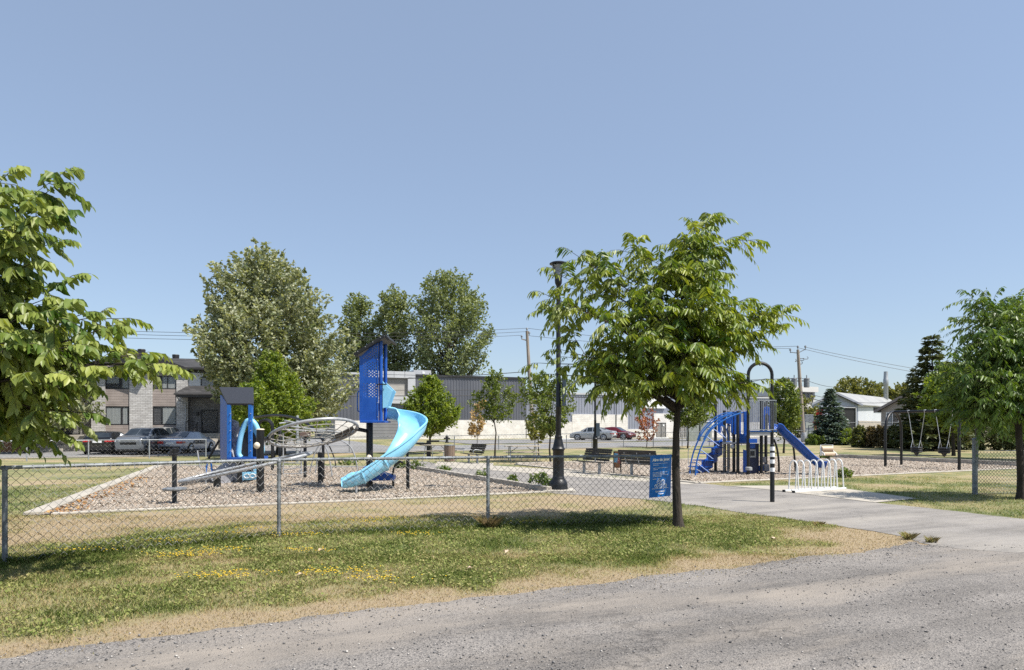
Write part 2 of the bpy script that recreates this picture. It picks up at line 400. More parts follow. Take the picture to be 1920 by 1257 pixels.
# loose chips on the mulch beds
def chips(n, poly, name):
    P = np.array([p[:2] for p in poly]); lo, hi = P.min(0), P.max(0)
    x = nr.uniform(lo[0], hi[0], n * 3); y = lo[1] + (hi[1] - lo[1]) * nr.random(n * 3) ** 1.5
    k = inpoly(x, y, P.tolist()); x, y = x[k][:n], y[k][:n]; N = len(x)
    a = nr.uniform(0, 2 * PI, N); L = nr.uniform(.025, .075, N); Wd = L * nr.uniform(.25, .5, N); tl = nr.normal(0, .35, (N, 2))
    e = np.stack([np.cos(a), np.sin(a), tl[:, 0]], -1); s = np.stack([-np.sin(a), np.cos(a), tl[:, 1]], -1)
    c = np.stack([x, y, nr.uniform(.016, .034, N)], -1); t = np.array([0, 0, .008])
    E_, S_ = e * L[:, None] / 2, s * Wd[:, None] / 2
    V = np.stack([c - E_ - S_, c + E_ - S_, c + E_ + S_, c - E_ + S_, c - E_ - S_ + t, c + E_ - S_ + t, c + E_ + S_ + t, c - E_ + S_ + t], 1)
    o = npmesh(name, V, [(4, 5, 6, 7), (0, 1, 5, 4), (1, 2, 6, 5), (2, 3, 7, 6), (3, 0, 4, 7)], CHIPM, nr.random(N))
    return tag(o, kind='stuff')
CHIPM, nt, b = nodes('loose wood chip'); b.inputs['Roughness'].default_value = .85
aa = nt.nodes.new('ShaderNodeAttribute'); aa.attribute_name = 'tint'
nt.links.new(ramp(nt, aa.outputs['Fac'], [(0, (.17, .13, .095)), (.4, (.38, .32, .255)), (.75, (.53, .47, .395)), (1, (.33, .235, .16))]), b.inputs['Base Color'])
tag(chips(26000, PITA, 'wood_chips'), 'loose pinkish wood chips spread under the left playground', 'wood chips')
tag(chips(16000, PITB, 'wood_chips'), 'loose wood chips under the right playset and swings', 'wood chips')
# kerbs and concrete edging
def kerb(a, b, w, h, mat, label=None):
    a, b = Vector(a), Vector(b); d = (b - a).normalized(); n = Vector((-d.y, d.x, 0)); mb = MB(); L = (b - a).length; k = max(1, round(L / 2.4)); off = 0
    for i in range(k):
        p = a + d * (L * i / k + .006); q = a + d * (L * (i + 1) / k - .006)
        hh = h + rnd.uniform(-.006, .006)
        mb.prism([p - n * w / 2, q - n * w / 2, q + n * w / 2, p + n * w / 2], (0, 0, hh))
    o = mb.build('kerb', mat, bev=.012); return structure(o)
kerb(PITA[0], PITA[1], .34, .07, PAVE); kerb(PITA[1], PITA[2], .2, .08, 'concrete')
kerb(PITA[2], PITA[3], .16, .15, 'concd'); kerb(PITA[0] + Vector((.3, .1, 0)), PITA[3], .14, .045, 'concrete')
kerb(PITB[0], PITB[1], .25, .05, PAVE); kerb(PITB[1], PITB[2], .2, .10, 'concd'); kerb(PITB[2], PITB[3], .2, .2, 'concd'); kerb(PITB[3], PITB[0], .16, .04, 'concrete')
pav = lambda pts, z=.012: sheet('pavement', pts, z, PAVE)
pav([g(1365, 912), g(1480, 911.5), g(1560, 914), g(1722, 936), g(1640, 943.5), g(1440, 919)], .014)
pav([g(1312, 906.5), g(1290, 899), g(1090, 884), g(930, 874), g(860, 873), g(838, 877), g(930, 883), g(1080, 895), g(1290, 909)], .012)
pav([g(820, 866), g(925, 869), g(925, 875), g(815, 874)], .013)
# street, sidewalks and yards on the far side
N0 = Vector((-27.8, 38.2, 0)); SD = Vector((.905, .425, 0)); SN = Vector((-.425, .905, 0))
def band(name, t0, t1, w0, w1, dz, mat):
    P = [N0 + SD * t + SN * w for t, w in ((t0, w0), (t1, w0), (t1, w1), (t0, w1))]
    mb = MB().grid(*P, 60, 6, lambda p: gh(p.y) + dz)
    return structure(mb.build(name, mat))
band('street', -40, 130, 1.2, 9.5, .03, STREET); band('sidewalk', -40, 120, -.2, .9, .03, PAVE)
band('driveway', -3, 15, 9.55, 13.5, .035, STREET); band('parking_lot', 32, 62, 11.5, 24, .035, STREET); band('parking_lot', 12, 24, 9.55, 40, .035, STREET)
band('parking_lot', 66, 86, 9.55, 30, .03, STREET)
# ---------------------------------------------------------------- grass, flowers, pebbles
PADP = [p[:2] for p in (g(1355, 911), g(1480, 910), g(1560, 912), g(1725, 936), g(1640, 945), g(1440, 920))]
def allowed(x, y):
    k = ~inpoly(x, y, [p[:2] for p in road]) & ~inpoly(x, y, [p[:2] for p in PATH]) & ~inpoly(x, y, [p[:2] for p in PITA]) & ~inpoly(x, y, [p[:2] for p in PITB])
    k &= ~inpoly(x, y, PADP); return k | (nr.random(np.shape(x)) < .45 * np.exp(-(segdist(x, y, ROADEDGE) / .09)))
GRASSM, nt, b = nodes('grass blade'); b.inputs['Roughness'].default_value = .7; b.inputs['Specular IOR Level'].default_value = .25
aa = nt.nodes.new('ShaderNodeAttribute'); aa.attribute_name = 'tint'
gc = ramp(nt, aa.outputs['Fac'], [(0, (.16, .22, .05)), (.3, (.31, .335, .105)), (.55, (.44, .39, .175)), (.75, (.42, .32, .16)), (1, (.46, .355, .21))])
nt.links.new(gc, b.inputs['Base Color'])
tr = nt.nodes.new('ShaderNodeBsdfTranslucent'); nt.links.new(gc, tr.inputs[0]); mx = nt.nodes.new('ShaderNodeMixShader'); mx.inputs[0].default_value = .4
nt.links.new(b.outputs[0], mx.inputs[1]); nt.links.new(tr.outputs[0], mx.inputs[2]); nt.links.new(mx.outputs[0], nt.nodes['Material Output'].inputs[0])
def blades(n, x0, x1, y0, y1, pw, hs, ws):
    x = nr.uniform(x0, x1, n); y = y0 + (y1 - y0) * nr.random(n) ** pw
    k = allowed(x, y) & (np.abs(x) < y * .78 + .6); x, y = x[k], y[k]; d = dryness(x, y); N = len(x)
    keep = nr.random(N) < .35 + .65 * (1 - d) + .25 * fbm(x, y, 3, 7); x, y, d = x[keep], y[keep], d[keep]; N = len(x)
    tall = 1 + 1.1 * np.exp(-(segdist(x, y, FENCE) / .15) ** 2) + .5 * fbm(x, y, 2.3, 5)
    a = nr.uniform(0, 2 * PI, N); h = nr.uniform(.5, 1.2, N) * hs * (1.1 - .65 * d) * tall; w = nr.uniform(.6, 1.4, N) * ws
    ln = nr.uniform(.2, 1.3, N) * h
    lx, ly = np.cos(a), np.sin(a); base = np.stack([x, y, np.zeros(N)], -1); s = np.stack([-ly, lx, np.zeros(N)], -1) * w[:, None] / 2
    midp = base + np.stack([lx * ln * .35, ly * ln * .35, h * .62], -1); tip = base + np.stack([lx * ln, ly * ln, h], -1)
    V = np.stack([base - s, base + s, midp + s * .8, tip, midp - s * .8], 1)
    t = np.clip(d * .95 + nr.normal(0, .22, N), 0, 1)
    return V, t
Vs, Ts = [], []
for args in ((190000, -9, 8.5, 4.9, 9, .95, .032, .006), (150000, -11, 9, 8.5, 13, 1, .034, .007), (90000, -14, 15, 12.5, 24, 1.2, .034, .010)):
    V, t = blades(*args); Vs.append(V); Ts.append(t)
go = npmesh('grass', np.concatenate(Vs), [(0, 1, 2, 3, 4)], GRASSM, np.concatenate(Ts)); tag(go, 'short half dry grass along the fence and road edge', 'grass', kind='stuff')
# broad little clover leaves
n = 80000; x = nr.uniform(-9, 8, n); y = 4.9 + 8 * nr.random(n); cl = fbm(x, y, 1.1, 21)
k = allowed(x, y) & (dryness(x, y) < .55) & (cl > .42) & (np.abs(x) < y * .78 + .6); x, y = x[k], y[k]; N = len(x)
a = nr.uniform(0, 2 * PI, N); r = nr.uniform(.008, .02, N); tl = nr.normal(0, .45, (N, 2))
e = np.stack([np.cos(a), np.sin(a), tl[:, 0]], -1) * r[:, None]; s = np.stack([-np.sin(a), np.cos(a), tl[:, 1]], -1) * r[:, None] * .7
c = np.stack([x, y, nr.uniform(.012, .05, N)], -1)
tag(npmesh('clover', np.stack([c - e, c + s, c + e, c - s], 1), [(0, 1, 2, 3)], GRASSM, np.clip(nr.normal(.30, .16, N), 0, 1)), 'low green clover leaves mixed into the roadside lawn', 'clover', kind='stuff')
# yellow flowers
FL = M('yellow petals', (.75, .50, .02), (.85, .62, .04), 9, .6)
cen = [g(365, 1045), g(420, 1038), g(330, 1050), g(400, 1090), g(440, 1085), g(575, 1040), g(600, 1083), g(650, 1080), g(725, 1095), g(310, 1022), g(420, 1005), g(480, 998), g(690, 985), g(720, 978), g(880, 972), g(1000, 985), g(560, 1010), g(780, 1008), g(150, 1040), g(1790, 893), g(1730, 903), g(1700, 895)]
X, Y = [], []
for i, p in enumerate(cen):
    q = 46 if p.y < 14 else 60
    X.append(p.x + nr.normal(0, .22 if p.y < 14 else .6, q)); Y.append(p.y + nr.normal(0, .075 if p.y < 14 else .4, q))
x, y = np.concatenate(X), np.concatenate(Y); N = len(x); V = []
for i in range(6):
    V.append(np.stack([x + .011 * math.cos(i * PI / 3), y + .011 * math.sin(i * PI / 3), np.full(N, .075)], -1))
zz = nr.uniform(-.02, .02, N)
V = np.stack(V, 1); V[:, :, 2] += zz[:, None]
low = V.copy(); low[:, :, 2] -= .006; low[:, :, :2] = low[:, :, :2] * .6 + V[:, :, :2].mean(1, keepdims=True) * .4
tag(npmesh('yellow_flowers', np.concatenate([V, low], 1), [(0, 1, 2, 3), (0, 3, 4, 5), (6, 7, 1, 0), (7, 8, 2, 1), (8, 9, 3, 2), (9, 10, 4, 3), (10, 11, 5, 4), (11, 6, 0, 5)], FL), 'scattered small yellow flowers in the lawn by the fence', 'flowers', kind='stuff')
# loose stones on the road
PEB, nt, b = nodes('loose stone'); b.inputs['Roughness'].default_value = .9
aa = nt.nodes.new('ShaderNodeAttribute'); aa.attribute_name = 'tint'
nt.links.new(ramp(nt, aa.outputs['Fac'], [(0, (.06, .058, .058)), (.4, (.16, .155, .155)), (.8, (.30, .28, .26)), (1, (.5, .47, .43))]), b.inputs['Base Color'])
n = 120000; x = nr.uniform(-6, 11, n); y = 4.5 + 7 * nr.random(n) ** 1.3; d = segdist(x, y, ROADEDGE)
k = (inpoly(x, y, [p[:2] for p in road]) | ((d < .22) & (nr.random(n) < .35))) & (nr.random(n) < .12 + .5 * np.exp(-((d - .15) / .35) ** 2) + 1.3 * np.maximum(0, fbm(x, y, .8, 31) - .52)) & (np.abs(x) < y * .78 + .4)
x, y = x[k], y[k]; N = len(x); r = np.minimum(.0045 * np.exp(nr.normal(0, .5, N)), .015)
dirs = np.array([(1, 0, 0), (-1, 0, 0), (0, 1, 0), (0, -1, 0), (0, 0, .7), (0, 0, -.5)]); V = dirs[None] * nr.uniform(.6, 1.3, (N, 6, 1)) * r[:, None, None]
an = nr.uniform(0, 2 * PI, N); ca, sa = np.cos(an)[:, None], np.sin(an)[:, None]
V = np.stack([V[:, :, 0] * ca - V[:, :, 1] * sa, V[:, :, 0] * sa + V[:, :, 1] * ca, V[:, :, 2]], -1) + np.stack([x, y, .005 + r * .3], -1)[:, None]
tag(npmesh('loose_stones', V, [(0, 2, 4), (2, 1, 4), (1, 3, 4), (3, 0, 4), (2, 0, 5), (1, 2, 5), (3, 1, 5), (0, 3, 5)], PEB, nr.random(N)), 'loose grey gravel stones lying on the road', 'gravel', kind='stuff')
# dead leaves lying on the lawn
DL = M('dead leaf', (.50, .36, .25), (.62, .48, .36), 20, .8)
for i, (px, py) in enumerate(((603, 1037), (882, 1072), (565, 1084), (950, 1040), (1450, 1015), (1066, 985))):
    p = g(px, py); mb = MB(); q = rnd.uniform(.04, .065); a0 = rnd.uniform(0, 6)
    ring = [p + Vector((math.cos(a0 + t * PI / 4) * q * (1 if t % 2 else .6), math.sin(a0 + t * PI / 4) * q * (1 if t % 2 else .6), .045 + .02 * math.sin(t * 2.1))) for t in range(8)]
    mb.prism(ring, (0, 0, .002))
    lab = ['large curled tan leaf lying beside yellow flowers', 'pale dry leaf lying mid lawn, nearest the road', 'thin pale dry leaf on the lawn near the yellow flowers', 'small pale leaf on the grass before the middle fence post', 'small pale scrap on the bare straw right of the tree', 'tiny pale leaf on the shaded grass left of the tree'][i]
    tag(mb.build('dead_leaf', DL), lab, 'leaf')

# brown litter along the left kerb, and loose tufts at the worn tip of the lawn
n = 420; t = nr.random(n) ** 1.4; a0, b0 = np.array(PITA[0][:2]), np.array(PITA[1][:2]); dv_ = (b0 - a0) / np.linalg.norm(b0 - a0); nv = np.array([dv_[1], -dv_[0]])
P2 = a0 + (b0 - a0) * t[:, None] * .55 + nv * (.2 + np.abs(nr.normal(0, .35, n)))[:, None]; an = nr.uniform(0, 2 * PI, n); r = nr.uniform(.02, .05, n); tl = nr.normal(0, .4, (n, 2))
e = np.stack([np.cos(an), np.sin(an), tl[:, 0]], -1) * r[:, None]; s = np.stack([-np.sin(an), np.cos(an), tl[:, 1]], -1) * r[:, None] * .6; c = np.stack([P2[:, 0], P2[:, 1], np.full(n, .055)], -1)
LIT, nt, b = nodes('leaf litter'); b.inputs['Roughness'].default_value = .85
aa = nt.nodes.new('ShaderNodeAttribute'); aa.attribute_name = 'tint'; nt.links.new(ramp(nt, aa.outputs['Fac'], [(0, (.20, .08, .02)), (.5, (.34, .17, .05)), (1, (.42, .28, .12))]), b.inputs['Base Color'])
tag(npmesh('leaf_litter', np.stack([c - e, c + s, c + e, c - s], 1), [(0, 1, 2, 3)], LIT, nr.random(n)), 'rusty brown leaf litter along the left kerb', 'leaf litter', kind='stuff')
for (px, py, q, h, lb) in ((1705, 1012, 140, .11, 'dry grass tuft at the very tip of the worn lawn'), (1747, 1018, 90, .10, 'small dry grass tuft standing alone on the gravel'), (1535, 986, 120, .08, 'upright grass tuft on the path side of the lawn tip'), (918, 992, 200, .22, 'tall dead grass around the foot of the middle fence post')):
    p = g(px, py); sp_ = .035; x = p.x + nr.normal(0, sp_, q); y = p.y + nr.normal(0, sp_ * .7, q); an = nr.uniform(0, 2 * PI, q); hh = h * nr.uniform(.4, 1.1, q); w = nr.uniform(.003, .006, q); ln = hh * nr.uniform(.2, 1.3, q)
    lx, ly = np.cos(an), np.sin(an); base = np.stack([x, y, np.zeros(q)], -1); s = np.stack([-ly, lx, np.zeros(q)], -1) * w[:, None] / 2
    mp_ = base + np.stack([lx * ln * .35, ly * ln * .35, hh * .62], -1); tip = base + np.stack([lx * ln, ly * ln, hh], -1)
    tag(npmesh('grass_tuft', np.stack([base - s, base + s, mp_ + s * .8, tip, mp_ - s * .8], 1), [(0, 1, 2, 3, 4)], GRASSM, np.clip(nr.normal(.78 if px == 918 else .6, .2, q), 0, 1), None, tuple(p)), lb, 'grass tuft')
# ---------------------------------------------------------------- trees
LF = [(0, 1, 2, 3), (0, 3, 4, 5)]
def leaves(base, d, nrm, L, Wd, droop=.0, fold=.25):
    d = unit(d); s = unit(np.cross(d, nrm)); n = np.cross(s, d); L = L[:, None]; Wd = Wd[:, None]
    dn = np.zeros_like(d); dn[:, 2] = -1
    tip = base + d * L + dn * L * droop
    p1 = base + d * L * .38; p2 = base + d * L * .72 + dn * L * droop * .45
    return np.stack([base, p1 + s * Wd * .5 + n * Wd * fold, p2 + s * Wd * .36 + n * Wd * fold, tip, p2 - s * Wd * .36 + n * Wd * fold, p1 - s * Wd * .5 + n * Wd * fold], 1)
LM = dict(
    walnut=leafmat('drooping leaflets', (.07, .145, .010), (.35, .39, .045), (.31, .35, .13), .36),
    walnutd=leafmat('right tree leaflets', (.05, .115, .015), (.22, .31, .05), (.26, .32, .14), .36),
    broad=leafmat('left tree leaves', (.075, .145, .02), (.37, .41, .10), (.46, .48, .25), .38),
    maple=leafmat('silver maple leaves', (.10, .135, .045), (.44, .455, .29), (.58, .58, .42), .33, .6),
    poplar=leafmat('poplar leaves', (.11, .15, .055), (.30, .34, .15), (.34, .37, .22), .4),
    lime=leafmat('bright young leaves', (.10, .17, .018), (.29, .35, .05), (.30, .35, .11), .45),
    young=leafmat('young tree leaves', (.075, .13, .02), (.21, .25, .055), (.24, .28, .1), .42),
    olive=leafmat('olive leaves', (.11, .13, .03), (.26, .25, .07), (.24, .25, .10), .35),
    spruce=leafmat('blue spruce needles', (.06, .10, .075), (.18, .24, .20), (.15, .19, .16), .12, .6),
    cedar=leafmat('dark cedar sprays', (.045, .07, .025), (.15, .165, .065), (.12, .13, .06), .2, .6),
    red=leafmat('red maple leaves', (.28, .06, .03), (.40, .17, .07), (.35, .15, .08), .3),
    crimson=leafmat('crimson leaves', (.42, .025, .03), (.60, .07, .07), (.5, .08, .08), .35),
    dried=leafmat('dried leaves', (.40, .27, .13), (.58, .42, .24), (.5, .38, .22), .3),
    hedge=leafmat('hedge leaves', (.06, .085, .025), (.20, .21, .07), (.18, .19, .09), .3),
    rust=leafmat('brownish shrub leaves', (.10, .075, .035), (.26, .20, .10), (.2, .17, .1), .25),
    weed=leafmat('weed leaves', (.07, .13, .02), (.20, .26, .05), (.2, .25, .08), .35),
)
def spray_tree(name, label, cat, base, trunk, prof, mat, nsp, nl, leaf, spl, up=.5, spread=.5, lump=.28, bark='bark', seed=1, sq=(1, 1), inner=.35, group=None, limbs=12, lean=(0, 0), droop=.25):
    """base point; trunk = (radius, height); prof = [(z, radius)] crown profile; sprays of leaves on twigs"""
    r = np.random.default_rng(seed); base = Vector(base)
    zs = np.array([p[0] for p in prof]); rs = np.array([p[1] for p in prof])
    zz = np.linspace(zs[0], zs[-1], 200); ww = np.interp(zz, zs, rs) + .15 * rs.max(); cdf = np.cumsum(ww); cdf /= cdf[-1]
    z = np.interp(r.random(nsp), cdf, zz); az = r.uniform(0, 2 * PI, nsp)
    ph = r.uniform(0, 6, 4)
    R_ = np.interp(z, zs, rs) * (1 + lump * (np.sin(3 * az + ph[0] + z * .8 / spl) * .6 + np.sin(2 * az + ph[1] - z * 1.3) * .4 + np.sin(5 * az + ph[2] + z * 2.1) * .35))
    rad = R_ * (inner + (1 - inner) * r.random(nsp) ** .6)
    t = (z - zs[0]) / (zs[-1] - zs[0])
    c = np.stack([np.cos(az) * rad * sq[0] + lean[0] * t, np.sin(az) * rad * sq[1] + lean[1] * t, z], -1)
    out = np.stack([np.cos(az), np.sin(az), np.full(nsp, up) + t * .9], -1) + r.normal(0, .3, (nsp, 3)); out = unit(out)
    N = nsp * nl
    u = r.random((nsp, nl)); Ls = spl * r.uniform(.6, 1.25, (nsp, 1))
    pos = c[:, None] + out[:, None] * ((u - .5) * Ls)[:, :, None] + r.normal(0, 1, (nsp, nl, 3)) * (spl * spread * .35 * (1.15 - u))[:, :, None]
    d = out[:, None] * .6 + r.normal(0, .75, (nsp, nl, 3)); d[:, :, 2] -= droop
    n_ = r.normal(0, .7, (nsp, nl, 3)); n_[:, :, 2] += .8
    P = pos.reshape(N, 3) + np.array(base); tint = np.clip(r.normal(.45, .26, (nsp, nl)) + r.normal(0, .14, (nsp, 1)), 0, 1).ravel()
    Lf = leaf * r.uniform(.65, 1.25, N)
    V = leaves(P, d.reshape(N, 3), n_.reshape(N, 3), Lf, Lf * .62)
    root = thing(name, base, label, cat, group)
    npmesh('crown', V, LF, LM[mat], tint, root, np.array(base))
    mb = MB(); tr, th = trunk
    ax = [base + Vector((lean[0] * k / 6 * .6 + rnd.uniform(-.02, .02) * th, lean[1] * k / 6 * .6, th * k / 6 - (.1 if k == 0 else 0))) for k in range(7)]
    mb.tube(ax, [tr * (1.25 if k == 0 else 1 - .8 * k / 6) for k in range(7)], 8)
    for i in range(limbs):
        q = int(r.integers(0, nsp)); e = Vector(c[q]) + base; zb = min(th * .95, max(zs[0] * .85, (e.z - base.z) * .55))
        k = zb / th * 6; i0 = min(5, int(k)); s = ax[i0].lerp(ax[i0 + 1], k - i0); r0 = tr * (1 - .8 * k / 6) * .6
        mb.tube([s, s.lerp(e, .4) + Vector((0, 0, -.05 * th * .3)), s.lerp(e, .75), e], [r0, r0 * .7, r0 * .4, r0 * .12], 5)
    mb.build('trunk', bark, root, True)
    return root
def frond_tree(name, label, base, height, tr, tips, leafl, leafw, fl, mat, seed, extra=40, er=(1.7, 1.5), cz=3.2, fork=1.9, lean=(0, 0), fd=6, wind=.0, ez=1.2, sparse=False, zi=.35):
    r = np.random.default_rng(seed); rr = random.Random(seed); base = Vector(base)
    root = thing(name, base, label, 'tree')
    mb = MB(); K = 9
    ax = []
    for k in range(K + 1):
        t = k / K
        ax.append(base + Vector((lean[0] * t + .05 * math.sin(t * 7 + seed), lean[1] * t + .05 * math.cos(t * 5 + seed), height * t - (.1 if k == 0 else 0))))
    def trunkr(t): return tr * (1.75 if t < .02 else (1.02 - .35 * min(1, t * height / fork) if t * height < fork else .67 * (1 - (t * height - fork) / (height - fork)) + .05))
    fx = [ax[0], ax[0].lerp(ax[1], .22 + .1 / height), ax[0].lerp(ax[1], .45)] + ax[1:]
    mb.tube(fx, [tr * 1.9, tr * 1.28, tr * 1.05] + [trunkr(k / K) for k in range(1, K + 1)], 12)
    def axp(z):
        k = max(0, min(.999, z / height)) * K; i = int(k); return ax[i].lerp(ax[i + 1], k - i)
    cc = base + Vector((lean[0] * .6, lean[1] * .6, cz)); T = [Vector(p) - Vector(((Vector(p) - cc).normalized().x, (Vector(p) - cc).normalized().y, max(-1, (Vector(p) - cc).normalized().z) * (zi if p.z > cc.z else 1.3))) * fl * .68 for p in tips]
    for i in range(extra):                     # limbs inside the crown
        v = Vector(unit(r.normal(0, 1, 3))); q = .45 + .5 * r.random()
        T.append(base + Vector((lean[0] * .6 + v.x * er[0] * q, lean[1] * .6 + v.y * er[1] * q, cz + v.z * ez * q)))
    axes = []
    for e in T:
        h = e.z - base.z; d = math.hypot(e.x - base.x, e.y - base.y)
        zb = min(height * .92, max(fork * rr.uniform(.95, 1.15), h - d * rr.uniform(.45, .8)))
        s = axp(zb); r0 = trunkr(zb / height) * .5
        m1 = s.lerp(e, .45) + Vector((0, 0, .10 * d)) * (1 if h > zb else -.2) + Vector((rr.uniform(-.1, .1), rr.uniform(-.1, .1), 0))
        cv = spline([s, m1, e], 6); mb.tube(cv, [max(.004, r0 * (1 - .85 * k / (len(cv) - 1))) for k in range(len(cv))], 6)
        axes.append((cv, 1.0))
        for q in range(2 if sparse else 3):
            k = rr.randint(4, len(cv) - 3); p = cv[k]; dr = (cv[k + 1] - cv[k]).normalized(); sd = Vector((rr.uniform(-1, 1), rr.uniform(-1, 1), rr.uniform(-.2, .6)))
            v = (dr * .8 + sd * .8).normalized() * rr.uniform(.35, .7) * min(1, d / 1.3 + .3); cw = [p, p + v * .5 + Vector((0, 0, .03)), p + v]
            mb.tube(cw, [r0 * .25, r0 * .18, .004], 4); axes.append((cw, .6))
    FB, FD, FL_ = [], [], []
    for cv, w in axes:
        n = max(2, round(fd * w)); L = len(cv) - 1
        for q in range(n):
            t = 1 - (q / n) * .72; k = min(L - 1, int(t * L)); p = cv[k].lerp(cv[k + 1], min(1, t * L - k)); dr = (cv[k + 1] - cv[k]).normalized()
            a = (q * 2.4 + rr.uniform(-.5, .5)); o = dr.orthogonal().normalized(); o2 = dr.cross(o)
            sd = o * math.cos(a) + o2 * math.sin(a)
            v = dr * (1.0 if q == 0 else .55) + sd * (.15 if q == 0 else .8) + Vector((wind, 0, .18)); FB.append(p); FD.append(v.normalized()); FL_.append(fl * rr.uniform(.7, 1.25))
    FB = np.array(FB); FD = np.array(FD); FL_ = np.array(FL_); nf = len(FB); NP = 8
    B, D, Nn, LL = [], [], [], []
    ftint = r.normal(.42, .2, nf)
    dn = np.array([0, 0, -1.0])
    side = unit(np.cross(FD, dn) + 1e-4)
    tt = []
    for j in range(NP):
        u = (j + 1.0) / NP
        p = FB + FD * (FL_ * u)[:, None] + dn * (FL_ * u * u * .42)[:, None]
        tang = unit(FD + dn * (.84 * u))
        for sg in ((1, -1) if j < NP - 1 else (0,)):
            B.append(p); D.append(tang * (.45 if sg else 1) + side * sg * .75 + dn * .75 + r.normal(0, .16, (nf, 3)) + np.array([wind, 0, 0])); Nn.append(np.cross(D[-1], tang * .3 + side * .2) + side * -sg * .6 - dn * .5 + r.normal(0, .2, (nf, 3)))
            LL.append(leafl * np.clip(r.normal(1, .2, nf), .5, 1.45) * (.72 + .5 * math.sin(PI * min(1, u * .8 + .1)))); tt.append(ftint + r.normal(0, .16, nf))
    B, D, Nn, LL, tt = (np.concatenate(q) for q in (B, D, Nn, LL, tt))
    V = leaves(B, D, Nn, LL, LL * leafw / leafl, .12, .18)
    npmesh('crown', V, LF, LM[mat], np.clip(tt, 0, 1), root, np.array(base))
    rach = np.stack([FB + FD * (FL_ * u)[:, None] + dn * (FL_ * u * u * .42)[:, None] for u in (0, .35, .7, 1)], 1)
    for i in range(nf): mb.tube(rach[i], [.0045, .004, .003, .0015], 3, cap=False)
    mb.build('trunk', 'bark', root, True)
    return root
# --- the three trees on the near side of the fence
Y0 = 11.5; bs = g(1270, 988)
tp = [at(px, py, Y0 + dy) for px, py, dy in (
    (1338, 412, .1), (1374, 444, .3), (1300, 440, -.3), (1268, 452, .4), (1225, 500, -.5), (1158, 465, .2), (1050, 468, -.3), (1075, 488, .5), (1018, 503, .1), (992, 548, -.5), (1050, 540, .7), (1075, 585, -.7), (1020, 575, .3),
    (1150, 540, 1.0), (1028, 664, -.2), (985, 690, .2), (1050, 700, .5), (1095, 725, -.6), (1012, 715, -.1), (1060, 735, -.3), (1100, 690, .1), (1040, 680, -.4), (1150, 745, -.9), (1180, 760, .6), (1145, 700, 1.2),
    (1418, 560, .2), (1468, 580, -.2), (1484, 614, .1), (1440, 600, .7), (1420, 640, -.4), (1390, 620, -.9), (1350, 650, .9), (1445, 736, -.1), (1405, 748, .2),
    (1320, 765, -.4), (1360, 520, .6), (1340, 500, -.7), (1330, 560, -1.3), (1230, 560, -1.3), (1200, 640, -1.5), (1300, 660, -1.6), (1260, 720, -1.3), (1335, 680, -1.2), (1250, 600, 1.5), (1330, 620, 1.5), (1180, 620, 1.4), (1290, 520, 1.0), (1160, 600, -1.1))]
frond_tree('tree', 'young tree with drooping leaflets and dark trunk beside the blue notice', bs, 4.75, .078, tp,   .118, .038, .38, 'walnut', 3, 24, (1.15, 1.1), 3.35, 1.95, (.1, .15), 8, .10, 1.2, True)
bs = g(1911, 937); Y0 = bs.y
tp = [at(px, py, Y0 + dy) for px, py, dy in (
    (1822, 572, 0), (1800, 592, .3), (1850, 580, -.4), (1806, 632, -.2), (1765, 655, .1), (1762, 690, -.4), (1770, 712, .4), (1800, 705, -.8), (1756, 782, .1), (1785, 808, -.2), (1775, 765, .5), (1850, 640, -.9), (1830, 680, .8),
    (1900, 575, .3), (1935, 590, -.4), (1880, 620, 1.0), (1960, 600, .2), (2000, 650, 0), (2040, 690, .3), (2060, 760, -.2), (2010, 730, -.7), (1870, 790, -.6), (1840, 760, -1.2), (1850, 740, 1.3), (1890, 700, -1.6), (1950, 690, -1.4), (1920, 740, 1.5), (1825, 800, .3), (1900, 790, -1.0), (1960, 780, .5))]
frond_tree('tree', 'dense young tree with feathery leaf rows at the right edge, by the short fence', bs, 4.6, .095, tp, .112, .036, .50, 'walnutd', 8, 44, (1.35, 1.35), 3.0, 1.75, (.05, .1), 9, .03)
bs = Vector((-6.5, 7.3, 0)); Y0 = 7.3
tp = [at(px, py, Y0 + dy) for px, py, dy in (
    (115, 335, .1), (128, 385, -.3), (60, 335, .3), (20, 340, -.2), (125, 440, .2), (90, 480, -.4), (155, 520, .2), (110, 560, -.3), (190, 590, .1), (225, 622, -.1), (165, 680, .2), (322, 693, .05), (185, 705, -.3), (140, 750, .3), (190, 800, .1),
    (120, 800, -.3), (90, 835, .2), (60, 770, .4), (10, 800, .1), (160, 660, -.6), (100, 640, .6), (60, 600, -.7), (40, 520, .5), (30, 440, -.5), (40, 700, .7), (120, 720, -.7), (10, 640, -.9), (120, 750, .5), (-60, 420, .3), (-100, 360, -.2), (-60, 560, -.8), (-40, 760, .5),
    (-250, 420, 0), (-330, 560, .2), (-380, 660, 0), (-340, 760, -.4), (-200, 800, .5), (-150, 500, .9), (-200, 640, -1.2))]
frond_tree('tree', 'broad leaved tree reaching in from the left edge over the fence post', bs, 4.3, .09, tp, .105, .054, .33, 'broad', 5, 38, (1.6, 1.2), 2.85, 1.6, (.1, .1), 10, .04, 1.2, True, 1.0)
